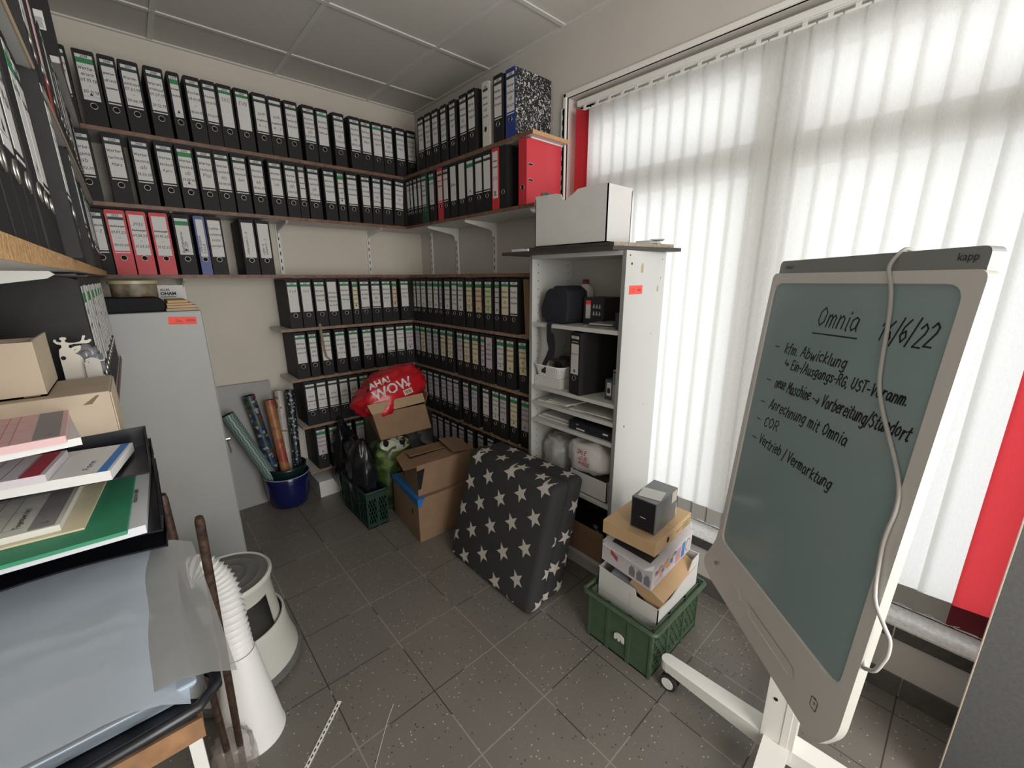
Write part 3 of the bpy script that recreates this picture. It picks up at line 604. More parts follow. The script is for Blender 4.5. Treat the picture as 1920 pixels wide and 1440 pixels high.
mb.box(-.26, -.259, -1.60, -1.59, ZS[3]+.1, ZS[3]+.11)
single(mb, 'cardboard_file', M_card, 'brown cardboard file leaning beside the white cabinet, fourth window wall shelf', 'cardboard file')

# ------------------------------------------------------------------ white open cabinet against the window wall
def obox(mb, c, sx, sy, h, th=.004, mi=0, mi2=1, rz=0, bottom=True, top=False):   # open carton
    old = mb.M; mb.M = old @ RZ(c, rz); a, b = sx/2, sy/2
    if bottom: mb.box(-a, a, -b, b, 0, th, mi)
    mb.box(-a, a, -b, -b+th, 0, h, mi); mb.box(-a, a, b-th, b, 0, h, mi); mb.box(-a, -a+th, -b, b, 0, h, mi); mb.box(a-th, a, -b, b, 0, h, mi)
    if top: mb.box(-a, a, -b, b, h-th, h, mi)
    mb.M = old
cb = thing('open_cabinet', 'tall white open-fronted cabinet with grey edges standing beside the window blind', 'cabinet', (-.18, -1.98, 0))
cx0, cx1, cy0, cy1, ct = -.345, -.012, -2.275, -1.69, .019
M_edge = mat('grey_edge', (.24, .24, .24), .5)
for nm, ya, yb in (('side_panel', cy0, cy0+ct), ('side_panel', cy1-ct, cy1)):
    mb = MB(); mb.box(cx0+.001, cx1, ya, yb, 0 if False else .0, 1.675); mb.box(cx0, cx0+.001, ya, yb, 0, 1.675, 1)
    if ya == cy0:
        for x, z, r_ in ((-.315, 1.655, .004), (-.045, 1.645, .003), (-.05, 1.56, .003), (-.30, 1.62, .006), (-.10, 1.30, .003), (-.12, .95, .003), (-.28, .87, .005)):
            mb.add([(x+r_*cos(k*pi/4), ya-.0004, z+r_*sin(k*pi/4)) for k in range(8)], [list(range(8))], 2)
        for x, z, r_ in ((-.215, 1.60, .017), (-.07, 1.51, .012)):
            mb.add([(x+r_*.6*cos(k*pi/4)*(1+.3*(k % 2)), ya-.0004, z+r_*sin(k*pi/4)*(1+.3*(k % 3))) for k in range(8)], [list(range(8))], 3)
    else:
        for k in range(36):
            for xx in (-.30, -.06): mb.box(xx-.0025, xx+.0025, ya-.0006, ya, .16+k*.042-.0025, .16+k*.042+.0025, 2)
    mb.build(nm, [M_white, M_edge, M_hole, mat('glue_stain', (.40, .34, .2), .8)], cb)
mb = MB(); mb.box(-.022, cx1-.001, cy0+ct, cy1-ct, .02, 1.675); mb.build('back_panel', M_white, cb)
for z in (1.675, 1.330, .985, .893, .790, .455, .105):
    mb = MB(); mb.box(cx0+.003 if z < 1.6 else cx0, -.022, cy0+ct, cy1-ct, z-ct, z); mb.build('shelf', M_white, cb)
mb = MB(); mb.box(cx0+.03, cx0+.046, cy0+ct, cy1-ct, 0, .086); mb.build('plinth', M_white, cb)
mb = MB(); mb.box(-.31, -.205, cy0-.0012, cy0-.0002, 1.490, 1.528)
put_font(mb, '0003', .015, (-.245, cy0-.0012, 1.503), (1, 0, 0), (0, 0, 1), 1)
for k in range(3): mb.box(-.295, -.262, cy0-.0016, cy0-.0011, 1.502+k*.006, 1.503+k*.006, 1)
s_ = mb.build('inventory_sticker', [M_seal, M_ink], cb); s_['label'] = 'red sticker'
# loose boards on the cabinet
M_dbrd = mat('dark_board', (.045, .04, .037), .45, var=.2, vs=15); 
mb = MB(); mb.hexa([(-.425, -1.56, 1.676), (-.395, -2.24, 1.676), (-.012, -2.345, 1.676), (-.012, -1.56, 1.676)][::1], [(-.425, -1.56, 1.692), (-.395, -2.24, 1.692), (-.012, -2.345, 1.692), (-.012, -1.56, 1.692)])
single(mb, 'loose_board', M_dbrd, 'dark thin board lying directly on top of the white cabinet', 'board')
mb = MB(); mb.hexa([(-.400, -1.70, 1.693), (-.385, -2.235, 1.693), (-.02, -2.31, 1.693), (-.02, -1.70, 1.693)], [(-.400, -1.70, 1.709), (-.385, -2.235, 1.709), (-.02, -2.31, 1.709), (-.02, -1.70, 1.709)])
for f_ in (0,): pass
mb.hexa([(-.384, -2.2363, 1.6935), (-.02, -2.3113, 1.6935), (-.02, -2.31, 1.6935), (-.384, -2.235, 1.6935)], [(-.384, -2.2363, 1.7085), (-.02, -2.3113, 1.7085), (-.02, -2.31, 1.7085), (-.384, -2.235, 1.7085)], 1)
single(mb, 'loose_board', [M_dbrd, mat('raw_chip_grey', (.33, .28, .21), .8, var=.35, vs=160)], 'upper dark board with a raw chipboard end, under the white carton', 'board')
# white carton on top
wc = thing('white_carton', 'large white carton with a torn notch in its rim, on top of the cabinet', 'carton', (-.28, -1.97, 1.71))
mb = MB(); a0, a1, b0, b1, z0, z1 = -.372, -.19, -2.185, -1.755, 1.7105, 1.925
rim = [(b0, z0), (b1, z0), (b1, z1+.022), (b1-.14, z1+.018), (b1-.165, z1+.012), (b1-.178, z1-.012), (b1-.196, z1-.018), (b1-.213, z1-.006), (b1-.24, z1+.003), (b1-.265, z1+.02), (b1-.30, z1+.022), (b0+.02, z1+.024), (b0, z1+.02)]
mb.prism(rim, 'x', a0, a0+.005); mb.box(a1-.005, a1, b0, b1, z0, z1+.01); mb.box(a0, a1, b0, b0+.005, z0, z1+.02); mb.box(a0, a1, b1-.005, b1, z0, z1+.01); mb.box(a0, a1, b0, b1, z0, z0+.005)
mb.build('carton_body', M_wbox, wc)
mb = MB(); mb.blob((-.345, -1.975, 1.88), (.02, .04, .045), 3, .2, 3, nu=14, nv=10)
mb.build('inner_wrap', film('clear_film_white', (.8, .8, .8), .55), wc)
mb = MB(); mb.tube([(-.36, -1.78, 1.90), (-.35, -1.79, 1.957), (-.335, -1.80, 1.962), (-.32, -1.81, 1.90)], .012, 8); mb.build('dark_strap', M_plast_g, wc)
# papers beside carton
for i, (x, y, z, a, sx, sy) in enumerate(((-.105, -2.235, 1.7105, .35, .13, .09), (-.09, -2.22, 1.719, .1, .11, .07), (-.075, -2.255, 1.7275, .6, .09, .06))):
    mb = MB(); mb.M = RZ((x, y, z), a); mb.box(-sx/2, sx/2, -sy/2, sy/2, 0, .006 if i < 2 else .004)
    single(mb, 'folded_leaflet', mat('leaflet_grey', (.5, .5, .5), .6), ['wide grey-white leaflet at the bottom beside the white carton', 'middle grey-white leaflet beside the white carton', 'small leaflet on top beside the white carton'][i], 'leaflet', 'leaflets on the cabinet top')
mb = MB(); mb.box(-.41, -.376, -1.74, -1.62, 1.693, 1.705); single(mb, 'white_plank', M_wbox, 'flat white offcut lying at the left end of the cabinet top', 'offcut')

# contents of the cabinet ------------------------------------------------
zc = 1.3305
t = thing('shoulder_bag', 'black fabric shoulder bag with its strap hanging down, on the upper cabinet shelf', 'bag', (-.22, -1.83, zc))
mb = MB(); mb.prism([(-1.905, zc+.001), (-1.79, zc+.001), (-1.745, zc+.03), (-1.738, zc+.075), (-1.775, zc+.16), (-1.80, zc+.178), (-1.815, zc+.175), (-1.835, zc+.192), (-1.885, zc+.19), (-1.925, zc+.165), (-1.93, zc+.10), (-1.925, zc+.02)], 'x', -.31, -.15)
mb.build('bag_body', mat('bag_fabric', (.012, .014, .022), .8, bump=.3, bs=60), t, bevel=.02, smooth=True)
def ribbon(pts, wdir, w_, th=.002):
    m = MB(); wdir = V(wdir).normalized()*w_/2
    for p, q in zip(pts, pts[1:]):
        p, q = V(p), V(q); n = (q-p).cross(wdir).normalized()*th
        m.hexa([p-wdir, p+wdir, q+wdir, q-wdir], [p-wdir+n, p+wdir+n, q+wdir+n, q-wdir+n])
    return m
mb = ribbon([(-.315, -1.83, zc+.015), (-.352, -1.84, zc-.005), (-.355, -1.845, zc-.08), (-.355, -1.86, zc-.13), (-.352, -1.84, zc-.17), (-.34, -1.80, zc-.22), (-.33, -1.785, zc-.27)], (0, 1, .1), .032)
mb2 = ribbon([(-.355, -1.86, zc-.04), (-.350, -1.872, zc-.09), (-.348, -1.868, zc-.14), (-.345, -1.85, zc-.19)], (0, 1, .1), .026)
mb.add(mb2.v, mb2.f); mb.build('strap', MATS['bag_fabric'], t)
t = thing('plastic_bottle', 'white plastic bottle with a red cap behind the black shoulder bag', 'bottle', (-.085, -1.86, zc))
mb = MB(); mb.lathe([(0, 0), (.042, 0), (.045, .01), (.045, .15), (.04, .175), (.02, .195), (.015, .2)], 24, (-.085, -1.86, zc)); mb.build('bottle_body', M_plast_w, t, smooth=True)
mb = MB(); mb.lathe([(.017, .197), (.018, .2), (.017, .222), (0, .223)], 20, (-.085, -1.86, zc)); o = mb.build('cap', mat('cap_red', (.25, .02, .03), .5), t, smooth=True); o['label'] = 'red cap'
t = thing('bulb_carton', 'dark printed carton with bulb pictures beside the shoulder bag', 'carton', (-.1, -2.01, zc))
mb = MB(); mb.box(-.21, -.06, -2.075, -1.95, zc, zc+.135); mb.build('carton_body', mat('dark_card', (.03, .03, .035), .5), t, bevel=.001)
mb = MB(); mb.box(-.211, -.2105, -1.995, -1.965, zc+.03, zc+.12, 0); mb.box(-.2115, -.211, -1.995, -1.965, zc+.1, zc+.12, 1)
for k in range(3):
    for z in (zc+.055, zc+.09):
        y = -2.015-.018*k; mb.lathe([(0, 0), (.006, .004), (.004, .014), (.002, .022), (0, .022)], 8, (-.2105, y, z-.01), 2)
mb.build('printed_panel', [M_cream, M_seal, mat('print_grey', (.35, .35, .4), .5)], t)
for i, (x, y, a, s1) in enumerate(((-.22, -2.10, .2, .2), (-.225, -2.11, .35, .18), (-.23, -2.12, .15, .16))):
    mb = MB(); mb.M = RZ((x, y, zc+.0005+i*.007), a); mb.box(-.08, .08, -s1/2+.02, s1/2-.02, 0, .006)
    single(mb, 'magazine', mat(('mag_a', 'mag_b', 'mag_c')[i], ((.3, .33, .25), (.05, .05, .06), (.35, .35, .33))[i], .4), ('greenish magazine at the bottom of the small pile on the upper cabinet shelf', 'dark magazine in the middle of the small pile on the upper cabinet shelf', 'pale magazine on top of the small pile on the upper cabinet shelf')[i], 'magazine', 'magazines on the upper cabinet shelf')
mb = MB(); mb.box(-.3, -.22, -2.25, -2.205, zc, zc+.075); single(mb, 'small_box', mat('navy_card', (.03, .035, .06), .5), 'small dark blue box at the right end of the upper cabinet shelf', 'box', bevel=.002)
t = thing('clear_jug', 'clear plastic jug with a dark handle at the right back of the upper shelf', 'jug', (-.12, -2.19, zc))
mb = MB(); mb.lathe([(0, .001), (.03, .001), (.032, .01), (.038, .16), (.04, .17)], 20, (-.13, -2.185, zc)); mb.build('jug_body', film('clear_plastic', (.75, .78, .8), .35, .1), t, smooth=True)
mb = MB(); mb.tube([(-.165, -2.2, zc+.16), (-.19, -2.205, zc+.165), (-.2, -2.21, zc+.14), (-.195, -2.21, zc+.10)], .011, 8); mb.build('handle', M_plast_b, t, smooth=True)
# middle shelf z=.985
zc = .9855
mb = MB(); mb.box(-.325, -.08, -1.90, -1.715, zc, zc+.055); mb.box(-.326, -.325, -1.73, -1.725, zc+.03, zc+.035, 1)
single(mb, 'flat_white_box', [M_wbox, M_hole], 'flat white box under the white plastic basket in the cabinet', 'box', bevel=.001)
t = thing('plastic_basket', 'white perforated plastic basket holding black cable, in the cabinet', 'basket', (-.2, -1.81, zc+.056))
mb = MB(); bz = zc+.056
def rrect(x0, x1, y0, y1, r, n=5):
    P = []
    for cx, cy, a in ((x1-r, y1-r, 0), (x0+r, y1-r, pi/2), (x0+r, y0+r, pi), (x1-r, y0+r, 1.5*pi)):
        P += [(cx+r*cos(a+pi/2*k/n), cy+r*sin(a+pi/2*k/n)) for k in range(n+1)]
    return P
lo = rrect(-.325, -.10, -1.90, -1.725, .03); hi = rrect(-.338, -.085, -1.92, -1.712, .035); n_ = len(lo)
mb.add([(p[0], p[1], bz) for p in lo]+[(p[0], p[1], bz+.058) for p in hi], [(k, (k+1) % n_, n_+(k+1) % n_, n_+k) for k in range(n_)]+[list(range(n_))[::-1]])
for k in range(n_):
    for rr_ in range(4):
        for q in range(5):
            f1 = (q+.5+(rr_ % 2)*.5)/5.5; f2 = .2+rr_*.17
            pa = V((*lo[k], bz)).lerp(V((*lo[(k+1) % n_], bz)), f1); pb = V((*hi[k], bz+.058)).lerp(V((*hi[(k+1) % n_], bz+.058)), f1)
            L_ = (V(lo[(k+1) % n_])-V(lo[k])).length
            if L_ < .02 and q != 2: continue
            c_ = pa.lerp(pb, f2); d1 = (V((*lo[(k+1) % n_], bz))-V((*lo[k], bz))).normalized(); d2 = (pb-pa).normalized(); nn = d1.cross(d2)*.0008
            s_ = min(.003, L_*.3)
            mb.add([c_-d1*s_+nn, c_-d2*.003+nn, c_+d1*s_+nn, c_+d2*.003+nn], [(0, 1, 2, 3)], 1)
mb.build('basket_body', [M_plast_w, mat('perforation', (.12, .12, .12), .8)], t)
mb = MB(); mb.tube([(p[0], p[1], bz+.06) for p in hi], .005, 6, closed=True); mb.build('rim', M_plast_w, t, smooth=True)
mb = MB()
for k in range(5): mb.tube([(-.21+(.07-.006*k)*cos(a+k), -1.82+(.055-.004*k)*sin(a+k), bz+.012+.011*k+.006*sin(3*a+k)) for a in [2*pi*j/24 for j in range(24)]], .006, 6, closed=True)
mb.blob((-.2, -1.83, bz+.05), (.06, .06, .045), 5, .35, 3)
single(mb, 'cable_tangle', mat('cable_black', (.02, .02, .026), .5), 'tangle of black cable and pouch lying in the white basket', 'cable', smooth=True)
t = binder((-.335, -2.005, zc), -pi/2-.22, .08, 'k', '', '', '', 'wide black binder labelled 2022 standing in the cabinet, pulled forward', None)
mb = MB(); h_ = .029
mb.box(-h_, h_, -.0008, 0, .284, .298, 0); mb.box(-h_*.8, h_*.8, -.0008, 0, .268, .271, 0); mb.box(-h_, h_, -.0008, 0, .105, .258, 0)
mb.strokes('2022', (0, -.001, .2865), (1, 0, 0), (0, 0, 1), .009, .0012, 1, center=True); mb.strokes('Kalenderblatt', (0, -.001, .205), (1, 0, 0), (0, 0, 1), .009, .001, 1, center=True)
for k in range(7): mb.box(-.008+k*.0025, -.007+k*.0025, -.0012, -.0008, .115, .13, 1)
mb.build('spine_label', [M_paper, M_ink], t, local=True)
mb = MB(); mb.box(-.31, -.18, -2.218, -2.2, zc+.06, zc+.17) if False else mb.box(-.285, -.16, -2.205, -2.16, zc, zc+.10)
mb.box(-.2856, -.285, -2.195, -2.17, zc+.02, zc+.085, 1); mb.blob((-.2858, -2.182, zc+.045), (.001, .009, .014), 1, .1, mi=2, nu=10, nv=8)
single(mb, 'webcam_carton', [mat('teal_card', (.05, .08, .10), .5), M_paper, M_ink], 'small dark carton with a white picture panel, right of the wide 2022 binder', 'carton')
mb = MB(); mb.box(-.30, -.17, -2.252, -2.212, zc, zc+.155); mb.box(-.3006, -.30, -2.250, -2.214, zc+.085, zc+.135, 1); mb.box(-.3006, -.30, -2.25, -2.214, zc+.138, zc+.15, 2)
single(mb, 'photo_carton', [mat('carton_pale', (.3, .32, .34), .5), mat('photo_green', (.12, .2, .1), .5), M_ink], 'tall narrow carton with a green photo beside the right cabinet panel', 'carton')
# papers on thin shelf .893
for i, (x, y, a, sx, sy, c) in enumerate(((-.21, -1.83, .1, .21, .20, 'w'), (-.20, -1.86, .3, .2, .18, 'y'), (-.22, -1.90, -.2, .2, .15, 'w'), (-.2, -2.05, .15, .21, .2, 'w'), (-.22, -2.16, 0, .2, .15, 'w'))):
    mb = MB(); mb.M = RZ((x, y, .8935+.007*(i if i < 3 else i-3)), a); mb.box(-sx/2, sx/2, -sy/2, sy/2, 0, .006)
    single(mb, 'paper_bundle', M_paper if c == 'w' else M_yel, ['white paper bundle at the lower left of the thin shelf', 'cream paper bundle on the left of the thin shelf', 'white loose papers on top at the left of the thin shelf', 'white paper bundle in the middle of the thin shelf', 'white paper bundle at the right end of the thin shelf'][i]+' below the 2022 binder', 'paper', 'paper bundles on the thin cabinet shelf')
# shelf .79
t = thing('telephone_system', 'black telephone system box with white print on the shelf below the paper bundles', 'electronics', (-.2, -2.1, .7905))
mb = MB(); mb.prism([(-.325, 0), (-.12, 0), (-.12, .05), (-.30, .05), (-.327, .042)], 'y', -2.25, -1.97); mb.v = [V((v.x, v.y, v.z+.7905)) for v in mb.v]; mb.build('housing', mat('device_black', (.015, .017, .025), .35), t, bevel=.003)
mb = MB(); mb.strokes('TDT', (-.3275, -2.03, .823), (0, -1, 0), (0, 0, 1), .007, .0014, center=True)
for k in range(6): mb.box(-.3276, -.3268, -2.025-.009*k-.007, -2.025-.009*k, .80, .808)
mb.box(-.3276, -.327, -2.22, -2.19, .815, .823); mb.build('print', M_paper, t)
mb = MB(); mb.box(-.3, -.1, -1.95, -1.72, .7905, .80); mb.box(-.28, -.1, -1.94, -1.74, .80, .81); single(mb, 'document_stack', M_paper, 'thin stack of white documents left of the black telephone system', 'documents')
# lower compartment
zc = .4555
mb = MB(); obox(mb, (-.19, -2.11, zc), .27, .24, .11); single(mb, 'white_storage_box', [M_wbox, M_wbox], 'white open box holding plastic bags at the bottom of the cabinet', 'box')
M_bagw = film('bag_clear_grey', (.55, .56, .55), .75, .3); M_bagp = film('bag_white_thin', (.72, .70, .71), .92, .35)
mb = MB(); mb.blob((-.195, -1.825, zc+.12), (.10, .088, .11), 11, .22, 2.6, fold=.2); single(mb, 'clear_bag_bundle', M_bagw, 'bundle of folded greyish clear plastic at the left of the lower compartment', 'plastic bag', smooth=True)
t = thing('carrier_bag', 'thin white carrier bag with red writing in the lower compartment', 'plastic bag', (-.24, -2.07, zc+.09))
mb = MB(); mb.blob((-.24, -2.07, zc+.185), (.085, .12, .09), 14, .2, 2.2, fold=.15); bv = BVHTree.FromPolygons(mb.v, mb.f)
mb.build('bag_body', M_bagp, t, smooth=True)
def drape(bv, d, off=.002):
    d = V(d).normalized()
    def f(p):
        h = bv.ray_cast(p, d, 2); return h[0]-d*off if h[0] else None
    return f
def drape_strokes(mb, bv, text, o, ax, ay, h, wd, d, mi=0, center=True):
    tmp = MB(); tmp.strokes(text, o, ax, ay, h, wd, center=center); f = drape(bv, d)
    for fc in tmp.f:
        P = [f(tmp.v[i]) for i in fc]
        if None not in P: mb.add(P, [(0, 1, 2, 3)], mi)
mb = MB()
for k, tx in enumerate(('SALE', 'NEUE', 'MODE')): drape_strokes(mb, bv, tx, (-.6, -2.06-.01*k, zc+.215-.03*k), (0, -1, 0), (0, 0, 1), .02, .003, (1, 0, 0))
mb.build('red_writing', M_inkred, t)
mb = MB()
for k in range(4): mb.tube([(-.25+.012*k, -2.16+(.05-.003*k)*cos(a), zc+.135+.01*k+(.03-.003*k)*sin(a)) for a in [2*pi*j/24 for j in range(24)]], .007, 6, closed=True)
single(mb, 'cable_coil', MATS['cable_black'], 'coil of black cable on top of the white box in the lower compartment', 'cable', smooth=True)
mb = MB(); mb.blob((-.19, -1.98, .19), (.115, .20, .075), 21, .25, 2, fold=.3); single(mb, 'black_sack', M_bagblk, 'crumpled black sack filling the lowest compartment of the cabinet', 'sack', smooth=True)
mb = MB(); mb.M = RZ((-.33, -2.08, .1065), 0); mb.box(-.004, 0, -.15, .15, 0, .17); single(mb, 'cardboard_sheet', M_card, 'brown cardboard piece standing in front of the black sack', 'cardboard')

# ------------------------------------------------------------------ whiteboard on its rolling stand
BLp = V((-.515, -2.853, .661)); br = V((-.68348628, -.72988483, .01070736)).normalized(); bu = V((.05651183, -.03828368, .99766767)); bu = (bu-br*bu.dot(br)).normalized(); bn = br.cross(bu)
def BP(x, y, z=0): return BLp+br*x+bu*y+bn*z
BM = MX(((br.x, bu.x, bn.x, BLp.x), (br.y, bu.y, bn.y, BLp.y), (br.z, bu.z, bn.z, BLp.z), (0, 0, 0, 1)))
wbt = thing('mobile_whiteboard', 'tall grey-framed writing board with handwritten notes, tilted on a white wheeled stand', 'whiteboard', (-.62, -3.12, 0))
M_bfr = mat('board_frame', (.66, .65, .64), .35); M_bside = mat('board_side', (.45, .45, .41), .45); M_scr = mat('board_glass', (.27, .37, .39), .16, spec=.6); M_bar = mat('board_top_bar', (.24, .26, .265), .2)
M_mark = mat('marker_ink', (.012, .012, .016), .5)
def rpoly(pts, r, n=5):          # round the corners of a polygon
    out = []; N = len(pts)
    for i in range(N):
        p, a, b_ = V(pts[i]), V(pts[i-1]), V(pts[(i+1) % N]); ri = r[i] if isinstance(r, (list, tuple)) else r
        if ri <= 0: out.append(tuple(p)); continue
        p0 = p+(a-p).normalized()*ri; p1 = p+(b_-p).normalized()*ri
        for k in range(n+1): t = k/n; out.append(tuple(p0*(1-t)**2+p*2*t*(1-t)+p1*t*t))
    return out
SW, SH = .56, .886
mb = MB(); mb.M = BM
# frame as ring: outer outline and screen opening, walls and back
outer = rpoly([(-.014, .914), (.592, .910), (.590, -.10), (.545, -.186), (-.02, -.176), (-.085, -.16), (-.085, -.125), (-.045, -.06), (-.022, .02)], [.02, .02, .03, .03, .02, .02, .02, .05, .05])
inner = rpoly([(0, SH), (SW, SH), (SW, 0), (0, 0)], .035)
bm = bmesh.new(); vo = [bm.verts.new((p[0], p[1], .006)) for p in outer]; vi = [bm.verts.new((p[0], p[1], .006)) for p in inner]
eo = [bm.edges.new((vo[i], vo[(i+1) % len(vo)])) for i in range(len(vo))]; ei = [bm.edges.new((vi[i], vi[(i+1) % len(vi)])) for i in range(len(vi))]
bmesh.ops.triangle_fill(bm, use_beauty=True, edges=eo+ei)
bm.verts.index_update(); bm.verts.ensure_lookup_table()
mb.add([tuple(v.co) for v in bm.verts], [[v.index for v in f.verts] for f in bm.faces], 0); bm.free()
no = len(outer); mb.add([(p[0], p[1], .006) for p in outer]+[(p[0], p[1], -.014) for p in outer], [(i, no+i, no+(i+1) % no, (i+1) % no) for i in range(no)]+[list(range(no, 2*no))], 1)
ni = len(inner); mb.add([(p[0], p[1], .006) for p in inner]+[(p[0]+(.002 if p[0] < .28 else -.002), p[1]+(.002 if p[1] < .4 else -.002), -.001) for p in inner], [(i, (i+1) % ni, ni+(i+1) % ni, ni+i) for i in range(ni)], 0)
mb.build('frame', [M_bfr, M_bside], wbt)
mb = MB(); mb.M = BM; mb.prism([(p[0], p[1]) for p in rpoly([(.0, SH), (SW, SH), (SW, 0), (0, 0)], .034)], 'z', -.003, .0005); mb.build('writing_surface', M_scr, wbt)
mb = MB(); mb.M = BM; mb.prism(rpoly([(.006, .90), (.582, .90), (.582, .949), (.006, .949)], [0, 0, .015, .015]), 'z', -.022, .002); o = mb.build('top_bar', M_bar, wbt)
mb = MB(); mb.M = BM
put_font(mb, 'SMART', .0135, (.033, .925, .003), (1, 0, 0), (0, 1, 0), lift=.0002); put_font(mb, 'kapp', .02, (.528, .926, .003), (1, 0, 0), (0, 1, 0), lift=.0002)
mb.add([(.03, .898, .0065), (.075, .898, .0065), (.075, .900, .0065), (.03, .900, .0065)], [(0, 1, 2, 3)], 1)
mb.build('brand_print', [M_ink, M_plast_w], wbt)
mb = MB(); mb.M = BM; z = .0012
def wr(tx, x0, x1, y, h, wd=.0036, c=0):
    mb = MB(); mb.M = BM; mb.strokes(tx, (x0, y, z), (1, 0, 0), (0, 1, 0), h, wd, width=x1-x0, slant=.22, jit=.5); mb.build('handwritten_line', M_mark, wbt)
def ln_(x0, y0, x1, y1, wd=.003):
    mb = MB(); mb.M = BM; a, b_ = V((x0, y0, z)), V((x1, y1, z)); d = (b_-a).normalized(); q = V((-d.y, d.x, 0))*wd/2; mb.add([a-q, b_-q, b_+q, a+q], [(0, 1, 2, 3)]); mb.build('pen_stroke', M_mark, wbt)
wr('Omnia', .212, .345, .777, .046); ln_(.204, .759, .354, .763, .0035); wr('16/6/22', .405, .528, .768, .046)
for x0, y_, x1 in ((.062, .703, .085), (.056, .600, .077), (.050, .529, .071), (.048, .472, .069), (.044, .409, .068)): ln_(x0, y_, x1, y_, .003)
wr('kfm. Abwicklung', .109, .341, .690, .028); wr('~', .118, .147, .652, .022); wr('Ein-/Ausgangs-RG, UST-Voranm.', .152, .514, .650, .026)
wr('neue Maschine -> Vorbereitung/Standort', .099, .538, .585, .031); wr('Anrechnung mit Omnia', .095, .399, .519, .031); wr('COR', .087, .153, .461, .031); wr('Vertrieb / Vermarktung', .082, .388, .400, .031)
pass
mb = MB(); mb.M = BM
mb.prism([(.141+.032*cos(a), -.106+.026*sin(a)) for a in [2*pi*k/32 for k in range(32)]], 'z', .006, .0085); o = mb.build('speaker_disc', M_bfr, wbt, bevel=.0015)
mb = MB(); mb.M = BM
pl = rpoly([(.215, -.118), (.44, -.123), (.44, -.083), (.215, -.080)], .018); n_ = len(pl); cpx = (.327, -.101)
mb.add([(p[0], p[1], .0085) for p in pl]+[(p[0]+(cpx[0]-p[0])*.06, p[1]+(cpx[1]-p[1])*.35, .0085) for p in pl]+[(p[0]+(cpx[0]-p[0])*.1, p[1]+(cpx[1]-p[1])*.5, .0065) for p in pl], [(i, (i+1) % n_, n_+(i+1) % n_, n_+i) for i in range(n_)]+[(n_+i, n_+(i+1) % n_, 2*n_+(i+1) % n_, 2*n_+i) for i in range(n_)]+[list(range(2*n_, 3*n_))]+[(n_*0+i, n_*0+(i+1) % n_, 3*n_+(i+1) % n_, 3*n_+i) for i in range(0)])
mb.build('pen_tray', M_bfr, wbt)
mb = MB(); mb.M = BM; z_ = .0068
def ring2(cx, cy, rx, ry, w_=.0015, n=20): 
    for k in range(n):
        a, b_ = 2*pi*k/n, 2*pi*(k+1)/n; mb.add([(cx+rx*cos(a), cy+ry*sin(a), z_), (cx+rx*cos(b_), cy+ry*sin(b_), z_), (cx+(rx-w_)*cos(b_), cy+(ry-w_)*sin(b_), z_), (cx+(rx-w_)*cos(a), cy+(ry-w_)*sin(a), z_)], [(0, 1, 2, 3)])
q = rpoly([(.505, -.112), (.525, -.112), (.525, -.084), (.505, -.084)], .004)
for a, b_ in zip(q, q[1:]+q[:1]):
    a3, b3 = V((*a, z_)), V((*b_, z_)); d = (b3-a3)
    if d.length > 1e-6: nn = V((-d.y, d.x, 0)).normalized()*.0009; mb.add([a3-nn, b3-nn, b3+nn, a3+nn], [(0, 1, 2, 3)])
mb.strokes('+', (.5105, -.104, z_), (1, 0, 0), (0, 1, 0), .02, .0015); mb.box(.511, .519, -.084, -.0815, z_-.0003, z_)
ring2(-.006, -.100, .006, .006); ring2(.004, -.094, .006, .006); mb.strokes('))', (.008, -.09, z_), (1, 0, 0), (0, 1, 0), .012, .0012)
mb.build('symbols', M_ink, wbt)
